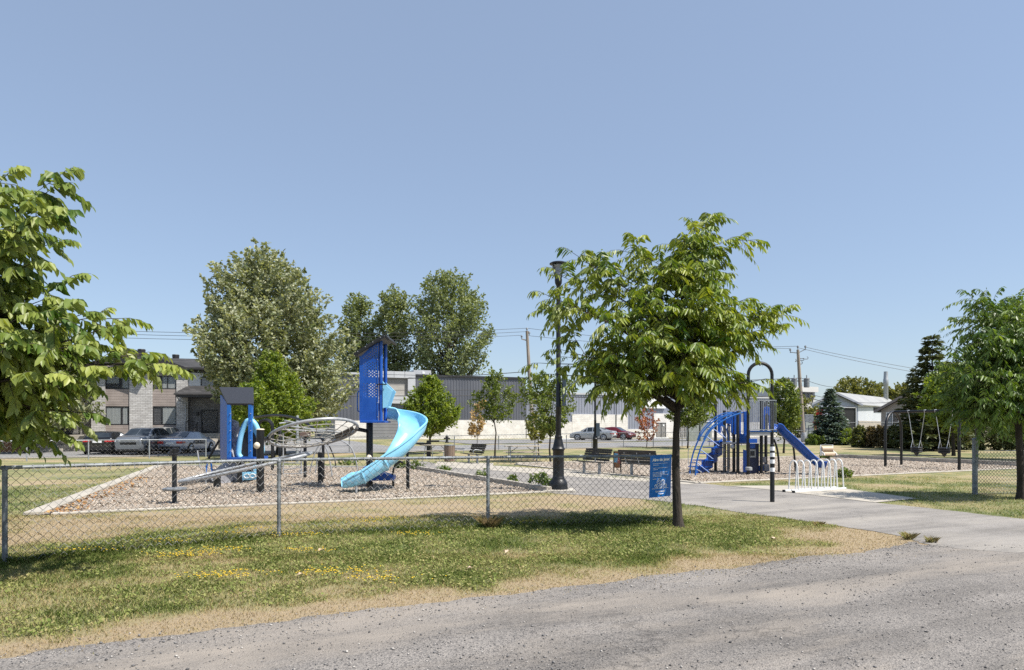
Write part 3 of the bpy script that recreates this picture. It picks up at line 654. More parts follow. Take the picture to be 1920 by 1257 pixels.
# --- trees of the park and the far side
def prof_px(Y, px0, rows): return [(CZ - (py - HZ) / F * Y - gh(Y), r / F * Y) for py, r in rows]
def stree(name, label, px, Y, rows, mat, nsp, nl, leaf, spl, seed, tr=.1, cat='tree', **k):
    b_ = gx(px, Y); pr = sorted(prof_px(Y, px, rows)); return spray_tree(name, label, cat, b_, (tr, pr[-1][0] * .88), pr, mat, nsp, nl, leaf, spl, seed=seed, **k)
stree('tree', 'big pale silver green maple beyond the left playground', 528, 44, [(480, 8), (505, 50), (540, 80), (590, 98), (635, 118), (665, 128), (700, 115), (735, 118), (775, 95), (805, 50)], 'maple', 900, 46, .25, 2.1, 21, .28, limbs=30, lean=(-1.35, 0), up=.55, lump=.22, spread=.24)
stree('tree', 'bright green young tree standing before the big pale maple', 512, 38, [(668, 6), (690, 24), (720, 46), (760, 72), (795, 78), (822, 30)], 'lime', 420, 36, .17, .75, 22, .09, up=.7, lump=.2)
stree('tree', 'tallest poplar, rightmost behind the grey warehouse roof', 842, 104, [(516, 20), (545, 50), (590, 66), (640, 74), (680, 66), (705, 38), (740, 15)], 'poplar', 520, 36, .42, 2.2, 23, .4, up=.8, lump=.22, spread=.65, limbs=22)
stree('tree', 'slim poplar between two others, directly above the blue slide tower', 737, 106, [(544, 12), (575, 28), (620, 34), (670, 36), (700, 30), (740, 12)], 'poplar', 300, 34, .42, 1.9, 24, .3, up=.8, lump=.22, spread=.6)
stree('tree', 'leftmost poplar peeking out from behind the pale maple', 672, 108, [(556, 10), (585, 24), (630, 32), (680, 36), (710, 30), (750, 12)], 'poplar', 290, 34, .42, 1.9, 25, .3, up=.8, lump=.22, spread=.6)
stree('tree', 'round bright green tree to the right of the spiral slide', 806, 45, [(712, 5), (735, 24), (760, 42), (782, 50), (800, 40), (812, 16)], 'lime', 420, 30, .17, .7, 26, .08, up=.5, lump=.2, lean=(.1, 0))
stree('tree', 'thin young tree with airy crown before the grey cladding', 928, 40, [(700, 6), (722, 18), (742, 32), (765, 34), (785, 20)], 'young', 95, 30, .15, .6, 27, .05, lump=.55, inner=.2)
stree('tree', 'young tree just left of the tall lamp post with long drooping crown', 1034, 34, [(706, 20), (730, 38), (755, 44), (785, 34), (812, 14)], 'young', 135, 30, .14, .6, 28, .05, lump=.55, inner=.2, lean=(-.5, 0))
stree('tree', 'little staked sapling with pale leaves behind the picnic table', 1010, 42, [(778, 10), (792, 26), (806, 30), (820, 10)], 'olive', 40, 18, .24, .5, 29, .035, lump=.3, limbs=6)
stree('sapling', 'dried out tan sapling bending over before the white brick', 893, 52, [(752, 5), (775, 11), (800, 16), (822, 9)], 'dried', 40, 16, .22, .5, 30, .03, 'sapling', lump=.5, limbs=5, lean=(.3, 0))
stree('sapling', 'red leaved sapling before the entrance doors', 1213, 56, [(768, 7), (785, 19), (805, 19), (825, 12)], 'red', 44, 14, .2, .6, 31, .03, 'sapling', lump=.4, limbs=6)
stree('tree', 'young tree seen behind the dark trunk, beside the utility box', 1291, 54, [(742, 14), (765, 34), (782, 40), (797, 16)], 'young', 150, 28, .2, .7, 32, .06, lump=.3)
stree('tree', 'young tree rising behind the blue straight slide', 1471, 46, [(716, 5), (735, 20), (765, 30), (795, 30), (815, 12)], 'young', 200, 30, .17, .7, 33, .07, lump=.3)
stree('tree', 'yellowing bush tree by the right utility pole', 1503, 92, [(742, 12), (770, 28), (800, 28), (822, 14)], 'olive', 160, 26, .34, 1.0, 34, .1)
for i, (px, Y, top, w, lb) in enumerate(((1600, 135, 711, 42, 'olive tree behind the shed roof, left of the chimney'), (1642, 140, 722, 26, 'low olive tree just left of the steel chimney'), (1690, 132, 722, 30, 'olive tree just right of the steel chimney'), (1470, 140, 714, 22, 'distant olive tree rising over the pale two storey block'))):
    stree('tree', lb, px, Y, [(top, w * .25), (top + 15, w * .8), (top + 35, w), (top + 60, w * .6)], 'olive', 170, 28, .5, 1.6, 40 + i, .2, lump=.3)
stree('tree', 'yellow green tree wedged between the dark conifer and the right tree', 1786, 42, [(690, 10), (715, 38), (745, 52), (775, 46), (800, 26)], 'lime', 330, 30, .2, .8, 45, .1)
stree('tree', 'dark leafy tree behind the crown at the right edge', 1925, 36, [(560, 25), (600, 60), (660, 85), (730, 95), (790, 70), (820, 40)], 'walnutd', 520, 34, .2, 1.0, 46, .15)
stree('tree', 'pale maple with a dark trunk behind the left tree, by the porch', 52, 46, [(660, 30), (700, 80), (750, 92), (790, 78), (818, 30)], 'maple', 420, 36, .28, 1.2, 47, .22)
def conifer(name, label, px, Y, top, w, bot, mat, seed, whorls=26, nb=11, droop=.25, fat=1.0, tr=.12):
    r = np.random.default_rng(seed); b_ = gx(px, Y); Ht = CZ - (top - HZ) / F * Y - b_.z; Wd = w / F * Y; z0 = CZ - (bot - HZ) / F * Y - b_.z
    B, D, Nn, L = [], [], [], []
    for i in range(whorls):
        t = (i + r.uniform(-.3, .3)) / whorls; t = min(max(t, 0), .985); z = z0 + (Ht - z0) * t; R_ = Wd * ((1 - t) ** fat) * r.uniform(.85, 1.12) + .05
        for k in range(nb):
            az = r.uniform(0, 2 * PI); o = np.array([math.cos(az), math.sin(az), .0]); q = r.uniform(.8, 1.12) * R_
            m = max(8, int(46 * q / Wd)); u = r.random(m) ** .75
            p = np.array(b_) + np.array([0, 0, z]) + o * (u * q)[:, None]; p[:, 2] += -droop * q * u + .18 * q * u * u
            sd = np.array([-o[1], o[0], 0]); sg = r.choice([-1, 1], m)
            p += sd * (sg * (1 - u) * q * .16 * r.random(m))[:, None] + r.normal(0, .02 * Wd, (m, 3))
            B.append(p); D.append(o * .8 + sd * (sg * .75)[:, None] + np.array([0, 0, -.1]) + r.normal(0, .25, (m, 3))); Nn.append(r.normal(0, .4, (m, 3)) + np.array([0, 0, 1])); L.append(r.uniform(.6, 1.2, m) * Wd * .17)
    B, D, Nn, L = map(np.concatenate, (B, D, Nn, L))
    root = thing(name, b_, label, 'tree')
    npmesh('crown', leaves(B, D, Nn, L, L * .38), LF, LM[mat], np.clip(r.normal(.42, .25, len(B)), 0, 1), root, np.array(b_))
    MB().tube([b_ - Vector((0, 0, .1)), b_ + Vector((0, 0, Ht * .5)), b_ + Vector((0, 0, Ht * .97))], [tr, tr * .6, .01], 8).build('trunk', 'bark', root, True)
conifer('spruce_tree', 'blue green spruce before the grey shed', 1557, 62, 728, 44, 834, 'spruce', 51, 30, 13)
conifer('conifer_tree', 'tallest dark conifer, at the right beyond the swings', 1748, 50, 626, 64, 828, 'cedar', 52, 30, 10, fat=.75)
conifer('conifer_tree', 'narrower dark conifer beside the tallest one, nearer the beige house', 1716, 53, 690, 42, 830, 'cedar', 53, 22, 10, fat=.7)
def shrub(label, px, Y, top, w, mat, seed, nsp=120, leaf=.13, cat='shrub', name='shrub', group=None, bot=None):
    b_ = gx(px, Y); h = CZ - (top - HZ) / F * Y - b_.z; wd = w / F * Y
    return spray_tree(name, label, cat, b_, (.03, h * .7), [(.05, wd * .8), (h * .4, wd), (h * .75, wd * .75), (h, wd * .3)], mat, nsp, 26, leaf, max(.12, wd * .4), .4, .6, .2, 'bark', seed, group=group, limbs=6)
shrub('crimson leaved shrub glowing left of the blue spruce', 1538, 64, 771, 11, 'crimson', 61, 60, .14)
shrub('grey green low shrub at the left foot of the spruce', 1527, 61, 815, 16, 'weed', 62, 70)
shrub('leafy green shrub at the right foot of the spruce', 1590, 60, 805, 15, 'lime', 63, 80)
for i, (px, top, w, mt, lb) in enumerate(((1612, 801, 15, 'hedge', 'green shrub in the border, right of the spruce and before the shed door'), (1633, 803, 13, 'rust', 'brownish shrub with pale twigs below the shed side wall'), (1655, 800, 15, 'rust', 'reddish brown shrub below the beige house corner'), (1680, 800, 17, 'hedge', 'dark green shrub below the beige house window'), (1706, 797, 18, 'hedge', 'dark shrub at the foot of the two conifers'), (1735, 790, 22, 'cedar', 'dark shrub behind the left bucket swing'), (1770, 788, 24, 'cedar', 'dark shrub behind the right bucket swing'), (1812, 785, 26, 'cedar', 'dark shrub behind the right leg of the swing frame'), (1858, 788, 28, 'cedar', 'dark shrub seen over the short right fence'), (1905, 788, 28, 'cedar', 'dark shrub behind the trunk at the right edge'))):
    shrub(lb, px, 56 - i * .6, top, w, mt, 64 + i, 130, .17)
for i, (px, py, h, w, lb) in enumerate(((1010, 917, .42, .30, 'largest leafy weed on the mulch, against the kerb left of the lamp base'), (1040, 919, .25, .22, 'low weed between the kerb end and the lamp base'), (903, 900, .28, .2, 'weed by the kerb right behind the middle fence post'), (962, 908, .2, .15, 'small weed on the kerb between fence post and lamp'), (781, 881, .36, .28, 'bushy weed at the far kerb corner beside the slide'), (752, 879, .3, .25, 'low weed just right of the slide at the far kerb'), (833, 886, .2, .18, 'tiny weed on the kerb below the litter bin'), (1582, 896, .28, .25, 'weed tuft beside the bike rack'), (1545, 860, .3, .3, 'weed tuft by the far kerb near the spring rider'), (655, 872, .2, .5, 'wide low weeds at the mulch edge behind the slide tower'))):
    spray_tree('weed', lb, 'weed', g(px, py), (.006, h * .8), [(.02, w * .5), (h * .5, w), (h, w * .35)], 'weed', 26, 14, .085, .16, .6, .6, .3, 'bark', 90 + i, limbs=4)
# ---------------------------------------------------------------- chain link fences
def netting(mb, a, b, z0, z1, cell, r, n=3, tips=True):
    a, b = Vector(a), Vector(b); d = b - a; L = d.length; d.normalize(); nn = Vector((-d.y, d.x, 0)); hc = cell / 2; k = int(L / hc); rows = int((z1 - z0) / hc)
    for i in range(k):
        pts = []
        for j in range(rows + 1):
            x = (i + .5 + (.46 if (j + i) % 2 else -.46)) * hc
            pts.append(a + d * x + nn * (.004 if j % 2 else -.004) + Vector((0, 0, z0 + j * cell / 2)))
        if tips: pts.append(pts[-1] + Vector((0, 0, .018)) + d * .006)
        mb.tube(pts, r, n, cap=False)
def fence(label, pts, h, post_r, rail_r, cell, wr, mat='galvd', posts=None, capend=True, group=None, wn=3):
    root = thing('chain_link_fence', pts[0], label, 'fence', group); P = [Vector(p) for p in pts]
    for i, p in enumerate(P):
        if posts is not None and not posts[i]: continue
        gz = gh(p.y); mb = MB(); mb.lathe([(post_r, -.1), (post_r, h - .03), (post_r * 1.25, h - .028), (post_r * 1.25, h), (post_r * .8, h + .02), (.002, h + .03)], Vector((p.x, p.y, gz)), 10)
        for q in (.25, .6, .88): mb.lathe([(post_r * 1.12, h * q), (post_r * 1.12, h * q + .02)], Vector((p.x, p.y, gz)), 10)
        mb.build('post', mat, root, True)
    rm, nm = MB(), MB()
    for a, b in zip(P[:-1], P[1:]):
        d = (b - a).normalized(); off = Vector((d.y, -d.x, 0)) * (post_r * .7)
        if off.y > 0: off = -off
        ga, gb = Vector((0, 0, gh(a.y))), Vector((0, 0, gh(b.y)))
        if rail_r: rm.tube([a + ga + Vector((0, 0, h)), b + gb + Vector((0, 0, h))], rail_r, 8)
        netting(nm, a + off + ga, b + off + gb, .03, h + (.02 if rail_r else -.02), cell, wr, wn)
        if rail_r:
            for k in range(1, 12):
                q = a.lerp(b, k / 12) + off * .5 + ga.lerp(gb, k / 12)
                rm.tube([q + Vector((0, 0, h + rail_r * 1.3)), q + off * .9 + Vector((0, 0, h - .01)), q + off + Vector((0, 0, h - .06))], .004, 4)
    if rail_r: rm.build('top_rail', mat, root, True)
    nm.build('netting', 'wire', root)
    return root
FP = [Vector((p.x, p.y, 0)) for p in FENCE]
fence('near chain link fence running along the lawn from the left edge to the blue notice', FP, 1.18, .030, .024, .11, .0043, posts=[0, 1, 1, 1, 0])
gp = gx(1269, 12.02); root = thing('gate_post', gp, 'thick weathered steel end post hidden behind the dark tree trunk', 'post')
MB().lathe([(.052, -.1), (.052, 1.30), (.058, 1.302), (.058, 1.33), (.03, 1.345), (.003, 1.35)], gp, 14).build('shaft', 'galvd', root, True)
for z in (.2, .6, .95): MB().lathe([(.057, z), (.062, z + .005), (.062, z + .025), (.057, z + .03)], gp, 14).build('clamp', 'galv', root)
rp = g(1828, 928); re = Vector((20.5, 18.0, 0)); root = fence('short chain link fence without top rail at the right edge, before the swings', [rp, re], 1.12, .03, 0, .09, .006, 'galv', posts=[0, 0])
MB().lathe([(.062, -.1), (.062, 1.37), (.07, 1.372), (.07, 1.40), (.04, 1.43), (.003, 1.44)], rp, 14).build('post', 'galvd', root, True)
for z in (.15, .5, .8, 1.08): MB().lathe([(.067, z), (.067, z + .025)], rp, 14).build('clamp', 'galvd', root)
MB().tube([rp + Vector((.05, 0, 1.1)), re + Vector((0, 0, 1.1))], .006, 6).build('tension_wire', 'galv', root)
fl0 = Vector((-27.9, 36.9, 0))
lp = [gx(p, y) for p, y in ((-60, 33.2), (50, 35), (166, 37.05), (280, 38.4), (386, 40.0))]
fence('pale chain link fence before the parked cars on the left street', lp, 1.05, .035, .022, .22, .005, 'galv', wn=3)
lp = [gx(p, y) for p, y in ((655, 46.5), (765, 48), (852, 49.5), (935, 51), (1003, 52.5), (1062, 53.5), (1110, 54.5), (1169, 55.5), (1225, 56.4), (1279, 57.2), (1330, 58), (1390, 59), (1450, 60), (1515, 61))]
fence('long chain link fence along the middle street before the grey warehouse', lp, 1.05, .035, .022, .26, .005, 'galvd', wn=3)
lp = [gx(p, y) for p, y in ((1516, 63), (1570, 63.5), (1640, 64), (1700, 64.5), (1770, 65))]
fence('far fence behind the spruce and shrubs by the grey shed', lp, 1.7, .035, .022, .34, .003, 'galvd', wn=3)
# ---------------------------------------------------------------- notice
def text(s, size, origin, xd, yd, depth=.002, align='LEFT', bold=0, shear=0):
    cu = bpy.data.curves.new('t', 'FONT'); cu.body = s; cu.size = size; cu.align_x = align; cu.offset = bold; cu.shear = shear; cu.resolution_u = 3
    o = bpy.data.objects.new('t', cu); COL.objects.link(o); bpy.context.view_layer.update()
    me = bpy.data.meshes.new_from_object(o.evaluated_get(bpy.context.evaluated_depsgraph_get())); vs = [v.co.copy() for v in me.vertices]; fs = [tuple(p.vertices) for p in me.polygons]
    bpy.data.objects.remove(o); bpy.data.curves.remove(cu); bpy.data.meshes.remove(me)
    mb = MB(); xd, yd = Vector(xd).normalized(), Vector(yd).normalized(); zd = xd.cross(yd)
    mb.add([Vector(origin) + xd * v.x + yd * v.y + zd * depth for v in vs], fs); return mb
a, b = at(1217, 934, 11.72), at(1257, 930, 11.86); tl = at(1219.5, 855, 11.72); xd = (b - a).normalized(); yd = (tl - a); hh = yd.length; yd = yd.normalized(); ww = (b - a).length; zd = xd.cross(yd).normalized()
root = thing('notice_board', a, 'blue playground notice reading Aire de jeux, hung on the fence by the trunk', 'sign')
pl = []
for cx_, cy_, a0 in ((ww - .012, .012, -90), (ww - .012, hh - .012, 0), (.012, hh - .012, 90), (.012, .012, 180)):
    for k in range(4): t = math.radians(a0 + k * 30); pl.append(a + xd * (cx_ + .012 * math.cos(t)) + yd * (cy_ + .012 * math.sin(t)))
MB().prism(pl, -zd * .004).build('panel', 'signblue', root)
Q = lambda x, y: a + xd * (x * ww) + yd * (y * hh) + zd * .0015
text('Aire de jeux', .066, Q(.11, .862), xd, yd, bold=.004).build('title', 'signwhite', root)
mb = MB()
for y, segs in ((.80, ((.14, .36), (.38, .50), (.52, .58), (.60, .70), (.72, .80))), (.765, ((.14, .40),)), (.695, ((.14, .28), (.30, .33), (.35, .5), (.52, .66), (.68, .82))), (.66, ((.14, .36),)), (.59, ((.14, .20), (.22, .25), (.27, .37), (.39, .46), (.48, .66), (.68, .72), (.74, .82))), (.555, ((.14, .34), (.36, .44), (.46, .72))), (.525, ((.14, .32), (.34, .40), (.42, .58), (.60, .64), (.66, .86))), (.495, ((.14, .2), (.22, .38), (.4, .54))), (.435, ((.14, .32), (.38, .42), (.44, .5))), (.205, ((.12, .3), (.32, .4), (.42, .6), (.62, .7), (.72, .88)))):
    for x0, x1 in segs: MB().box(Q((x0 + x1) / 2, y), ((x1 - x0) * ww, .007, .0015), m=Matrix((xd, yd, zd)).transposed()).build('small_print', 'signwhite', root)
for x, y, sl_ in ((.42, .365, 0), (.62, .365, 1), (.32, .265, 1), (.52, .265, 1), (.72, .265, 1)):
    c = Q(x, y); mb = MB(); R1 = .032
    mb.tube([c + xd * R1 * math.cos(t * PI / 10) + yd * R1 * math.sin(t * PI / 10) for t in range(20)], .0055, 4, closed=True)
    mb.tube([c + xd * -.008 + yd * .016, c + yd * .004, c + xd * .006 + yd * -.014], .005, 4); mb.ball(c + yd * .016 + xd * .004, .005, 6)
    if sl_: mb.bar(c + xd * -.021 + yd * .021, c + xd * .021 + yd * -.021, .006, .003, zd)
    mb.build('pictogram', 'signwhite', root)
text('longueuil', .05, Q(.29, .115), xd, yd, bold=.001).build('logo', 'signwhite', root)
mb = MB(); sw = [Q(.40 + .30 * t, .085 - .02 * math.sin(t * PI)) for t in np.linspace(0, 1, 9)]
mb.tube(sw, [.001, .003, .004, .005, .006, .006, .005, .003, .001], 4).build('logo_swoosh', 'signwhite', root)
for x, y in ((.07, .96), (.93, .96), (.07, .04), (.93, .05)): MB().ball(Q(x, y), .006, 6).build('rivet', 'galvd', root)
# ---------------------------------------------------------------- lamp posts
def lamp(px, Y, label, box_z, box_s, pad=True):
    p = gx(px, Y); root = thing('street_lamp', p, label, 'street lamp', 'black park lamp posts')
    if pad:
        o = MB().prism([p + Vector((x, y, -.02)) for x, y in ((-.42, -.36), (.42, -.36), (.42, .36), (-.42, .36))], (0, 0, .09)).build('footing', 'concrete', root, bev=.015)
    z0 = .07 if pad else 0; zp = p + Vector((0, 0, z0))
    MB().lathe([(.25, 0), (.25, .05), (.24, .07), (.245, .11), (.225, .19), (.18, .25), (.165, .28), (.165, .30), (.155, .32), (.148, .34), (.148, 1.0), (.155, 1.01), (.155, 1.03), (.175, 1.04), (.175, 1.07), (.15, 1.10), (.14, 1.15), (.115, 1.26), (.098, 1.34), (.10, 1.36), (.10, 1.39), (.075, 1.41)], zp, 20).build('base', 'black', root, True)
    MB().lathe([(.075, 1.4), (.072, 2.15), (.076, 2.16), (.076, 2.18), (.066, 2.2), (.058, 4.8), (.052, 5.35), (.06, 5.36), (.09, 5.42), (.10, 5.52), (.085, 5.55), (.02, 5.56)], zp, 16).build('pole', 'black', root, True)
    mb = MB()
    for k in range(4):
        t = PI / 4 + k * PI / 2; e = Vector((math.cos(t), math.sin(t), 0))
        mb.tube([zp + e * .09 + Vector((0, 0, 5.5)), zp + e * .12 + Vector((0, 0, 5.62)), zp + e * .21 + Vector((0, 0, 5.92))], .014, 6)
    mb.lathe([(.22, 5.92), (.235, 5.925), (.235, 5.95), (.19, 5.975), (.05, 6.0), (.01, 6.01)], zp, 20)
    h = mb.build('lantern', 'black', root, True)
    MB().lathe([(.08, 5.56), (.085, 5.6), (.17, 5.90), (.02, 5.91)], zp, 16).build('lens', LENS, h, True)
    bz = p + Vector((.13, 0, box_z)); mb = MB().box(bz + Vector((.02, 0, 0)), box_s); mb.tube([bz + Vector((-.16, 0, box_s[2] * .3)), bz], .014, 6); mb.tube([bz + Vector((-.16, 0, -box_s[2] * .35)), bz + Vector((0, 0, -box_s[2] * .35))], .014, 6)
    mb.build('control_box', CBOX, root, bev=.01)
LENS, nt, b = nodes('lamp lens'); b.inputs['Base Color'].default_value = (.35, .38, .42, 1); b.inputs['Roughness'].default_value = .15; b.inputs['Transmission Weight'].default_value = .5
CBOX = M('dark blue grey box', (.03, .05, .075), (.045, .065, .09), 4, .5)
lamp(1047, 18.0, 'near black park lamp on a concrete footing before the asphalt path', 2.76, (.085, .28, 1.0))
lamp(1116, 41.2, 'farther black lamp post behind the bench, before the silver sedan', 1.62, (.22, .3, .8), False)
# ---------------------------------------------------------------- bollard, bike rack
p = g(1448, 942); root = thing('bollard', p, 'slim black bollard with white bands standing on the asphalt path', 'bollard')
MB().lathe([(.056, -.05), (.05, .01), (.05, 1.28), (.044, 1.30), (.02, 1.31), (.002, 1.312)], p, 16).build('shaft', 'black', root, True)
for z in (.735, .92, 1.07, 1.21): MB().lathe([(.0515, z - .045), (.0525, z - .044), (.0525, z + .044), (.0515, z + .045)], p, 16).build('white_band', 'signwhite', root, True)
p0 = g(1487, 924); d = (g(1576, 918) - p0).normalized(); n = Vector((-d.y, d.x, 0)) * .30
root = thing('bike_rack', p0, 'white bike rack of eight tall tapered hoops on the concrete pad', 'bike rack'); L = (g(1576, 918) - p0).length
for s in (0, 1):
    MB().bar(p0 + n * (s - .4) - d * .1 + Vector((0, 0, .04)), p0 + n * (s - .4) + d * (L + .05) + Vector((0, 0, .04)), .05, .05).build('base_rail', 'white', root, bev=.008)
    MB().box(p0 + n * (s - .4) - d * .13 + Vector((0, 0, .04)), (.06, .052, .052), math.atan2(d.y, d.x)).build('end_cap', 'blackp', root)
for i in range(8):
    c = p0 + d * (.06 + i * (L - .1) / 7) - n * .4; pts = []
    for t in np.linspace(0, 1, 5): pts.append(c + n * .12 * t + Vector((0, 0, .06 + .60 * t)))
    for k in range(1, 8): a_ = PI - k * PI / 8; pts.append(c + n * (.5 + .38 * math.cos(a_)) + Vector((0, 0, .66 + .17 * math.sin(a_))))
    for t in np.linspace(1, 0, 5): pts.append(c + n * (1 - .12 * t) + Vector((0, 0, .06 + .60 * t)))
    MB().tube(pts, .019, 8).build('hoop', 'white', root, True)
# ---------------------------------------------------------------- benches, tables, bin
def bench(c, face, label, L=1.75):
    """c = ground point below the seat centre; face = direction the sitter looks"""
    f = Vector(face).normalized(); s = Vector((-f.y, f.x, 0)); root = thing('park_bench', c, label, 'bench', 'dark slatted park benches'); Z = lambda z: Vector((0, 0, z))
    for k in (-1, 1):
        q = c + s * (.52 * k) - f * .05; MB().box(q + Z(.21), (.10, .06, .42), math.atan2(f.y, f.x)).build('leg', 'galv', root, bev=.006)
    for k in (-1, 0, 1):
        q = c + s * (.6 * k); mb = MB(); P = [(.24, .445), (.0, .405), (-.16, .405), (-.23, .46), (-.30, .62), (-.36, .84)]
        for (x0, z0), (x1, z1) in zip(P[:-1], P[1:]): mb.bar(q + f * x0 + Z(z0), q + f * x1 + Z(z1), .03, .012)
        mb.build('bracket', 'galv', root)
    for k in (0, 1):
        q = c + s * (.05 + .6 * (k * 2 - 1)); mb = MB(); mb.tube(spline([q + f * .20 + Z(.45), q + f * .22 + Z(.6), q + f * .1 + Z(.66), q - f * .1 + Z(.64), q - f * .29 + Z(.60)], 4), .014, 6); mb.build('armrest', 'galv', root, True)
    mb = MB()
    for x, z in ((.22, .46), (.13, .452), (.04, .435), (-.05, .428), (-.14, .43)): mb.bar(c + f * x + Z(z) - s * L / 2, c + f * x + Z(z) + s * L / 2, .075, .028, (0, 0, 1))
    mb.build('seat', 'slat', root, bev=.004)
    mb = MB()
    for x, z in ((-.235, .52), (-.27, .615), (-.305, .705), (-.34, .795), (-.37, .88)): mb.bar(c + f * x + Z(z) - s * L / 2, c + f * x + Z(z) + s * L / 2, .022, .084, (f * -.36 * .0 + Vector((0, 0, 1))))
    mb.build('backrest', 'slat', root, bev=.004)
bench(Vector((2.92, 25.4, 0)), (-.894, -.447, 0), 'dark bench facing left, behind the fence right of the near lamp')
bench(Vector((4.60, 23.85, 0)), (.80, .60, 0), 'dark bench seen from its slatted back, just left of the blue notice')
bench(Vector((-1.95, 33.3, 0)), (-.894, -.447, 0), 'farthest dark bench, between the litter bin and the picnic table')
def picnic(c, ang, label, L=1.85):
    x = Vector((math.cos(ang), math.sin(ang), 0)); y = Vector((-x.y, x.x, 0)); root = thing('picnic_table', c, label, 'picnic table', 'pale picnic tables'); Z = lambda z: Vector((0, 0, z))
    mb = MB()
    for k in range(5): mb.bar(c - x * L / 2 + y * (k - 2) * .15 + Z(.75), c + x * L / 2 + y * (k - 2) * .15 + Z(.75), .14, .04)
    mb.build('tabletop', 'wood', root)
    for s in (-1, 1):
        mb = MB()
        for k in (0, 1): mb.bar(c - x * L / 2 + y * (s * .72 + (k - .5) * .14) + Z(.44), c + x * L / 2 + y * (s * .72 + (k - .5) * .14) + Z(.44), .13, .04)
        mb.build('seat', 'wood', root)
    for e in (-1, 1):
        q = c + x * e * L * .36; mb = MB()
        for s in (-1, 1): mb.tube([q + y * s * .28 + Z(.73), q + y * s * .35 + Z(.4), q + y * s * .45 + Z(.02)], .025, 6); mb.tube([q + y * s * .3 + Z(.02), q + y * s * .62 + Z(.02)], .025, 6)
        mb.tube([q - y * .8 + Z(.41), q + y * .8 + Z(.41)], .022, 6); mb.tube([q - y * .34 + Z(.72), q + y * .34 + Z(.72)], .02, 6); mb.tube([q + Z(.41), q - x * e * .45 + Z(.72)], .018, 6)
        mb.build('leg_frame', 'galv', root, True)
picnic(Vector((.55, 36.2, 0)), .12, 'pale picnic table beyond the path, before the staked sapling', 1.9)
picnic(Vector((-4.15, 38.2, 0)), -.5, 'pale picnic table half hidden behind the black fountain post', 1.8)
p = gx(843, 34.3); root = thing('litter_bin', p, 'round litter bin of brown vertical slats beside the path', 'litter bin')
MB().lathe([(.22, .04), (.22, .80), (.05, .81)], p, 16).build('liner', 'dark', root, True)
for k in range(18):
    t = 2 * PI * k / 18; o_ = MB().box(p + Vector((math.cos(t) * .25, math.sin(t) * .25, .43)), (.03, .068, .78), t); o_.build('slat', 'binwood', root)
MB().lathe([(.19, .82), (.27, .82), (.28, .84), (.27, .86), (.20, .87), (.19, .86)], p, 20).build('rim', 'galvd', root, True)
p = gx(804, 39.5); root = thing('drinking_fountain', p, 'black drinking fountain post with two basin arms at different heights', 'fountain')
MB().box(p + Vector((0, 0, .5)), (.24, .24, 1.0)).build('pedestal', 'black', root, bev=.01)
MB().box(p + Vector((.36, 0, .95)), (.5, .26, .1)).build('basin', 'black', root, bev=.02)
o_ = MB().prism([p + Vector((x, .15, z)) for x, z in ((-.12, .66), (-.12, .86), (-.75, .86), (-.78, .8))], (0, -.3, 0)).build('basin', 'black', root, bev=.01)
MB().box(p + Vector((-.55, 0, .875)), (.5, .28, .025)).build('basin_tray', 'galv', o_)
p = gx(838, 66); root = thing('fire_hydrant', p, 'small dark fire hydrant on the dry grass before the white brick', 'hydrant')
MB().lathe([(.2, 0), (.2, .06), (.13, .08), (.12, .5), (.17, .52), (.17, .57), (.12, .66), (.05, .72), (.05, .78), (.01, .79)], p, 12).build('barrel', 'blackp', root, True)
for s in (-1, 1): MB().lathe([(.07, 0), (.07, .14), (.09, .15), (.09, .2), (.01, .21)], p + Vector((s * .1, 0, .42)), 8, (s, 0, 0)).build('nozzle', 'blackp', root, True)
# small coloured play panel on two posts
p, q = g(1151, 887), g(1164, 887.8); root = thing('activity_stand', p, 'rusty brown panel with blue and red activity plate on two posts', 'activity panel')
xd = (q - p); pw = xd.length; xd.normalize(); yd = Vector((-xd.y, xd.x, 0))
for c in (p, q): MB().box(c + Vector((0, 0, .39)), (.04, .04, .84)).build('post', BRN if False else 'blackp', root)
MB().prism([p + xd * .02 + Vector((0, 0, .20)), p + xd * (pw - .02) + Vector((0, 0, .20)), p + xd * (pw - .02) + Vector((0, 0, .82)), p + xd * .02 + Vector((0, 0, .82))], yd * .03).build('panel', 'brown', root)
ff = -yd * .004
def pq(x, z): return p + xd * (.02 + x * (pw - .04)) + Vector((0, 0, .36 + z * .38)) + ff
MB().prism([pq(0, .1), pq(.5, .1), pq(.62, 1), pq(0, 1)], yd * .003).build('blue_plate', 'sky', root)
MB().prism([pq(.5, .1), pq(1, .0), pq(1, 1), pq(.64, 1)], yd * .003).build('red_plate', M('faded red plate', (.40, .10, .09), (.48, .16, .14), 9, .5), root)
mb = MB(); 
for x, z in ((.3, .8), (.35, .5), (.75, .7), (.7, .3), (.85, .45)): mb.lathe([(.012, 0), (.012, .004)], pq(x, z) , 8, -yd)
mb.build('dial', 'white', root)
# ---------------------------------------------------------------- left playground
Z = lambda z: Vector((0, 0, z))
def post(p, r, h, mat='black', cap=None, root=None, name='post'):
    mb = MB().lathe([(r, -.1), (r, h - .01), (r * .9, h), (.003, h + .004)], p, 14)
    o = mb.build(name, mat, root, True)
    if cap: MB().lathe([(r * 1.08, h), (r * 1.1, h + .012), (r * .9, h + .03), (.003, h + .035)], p, 14).build('cap', cap, o, True)
    return o
def knob(p, d, r, root):
    MB().lathe([(r * .9, 0), (r, r * .25), (r * .8, r * .7), (r * .45, r * .95), (.002, r)], p, 12, d).build('knob', 'beige', root, True)
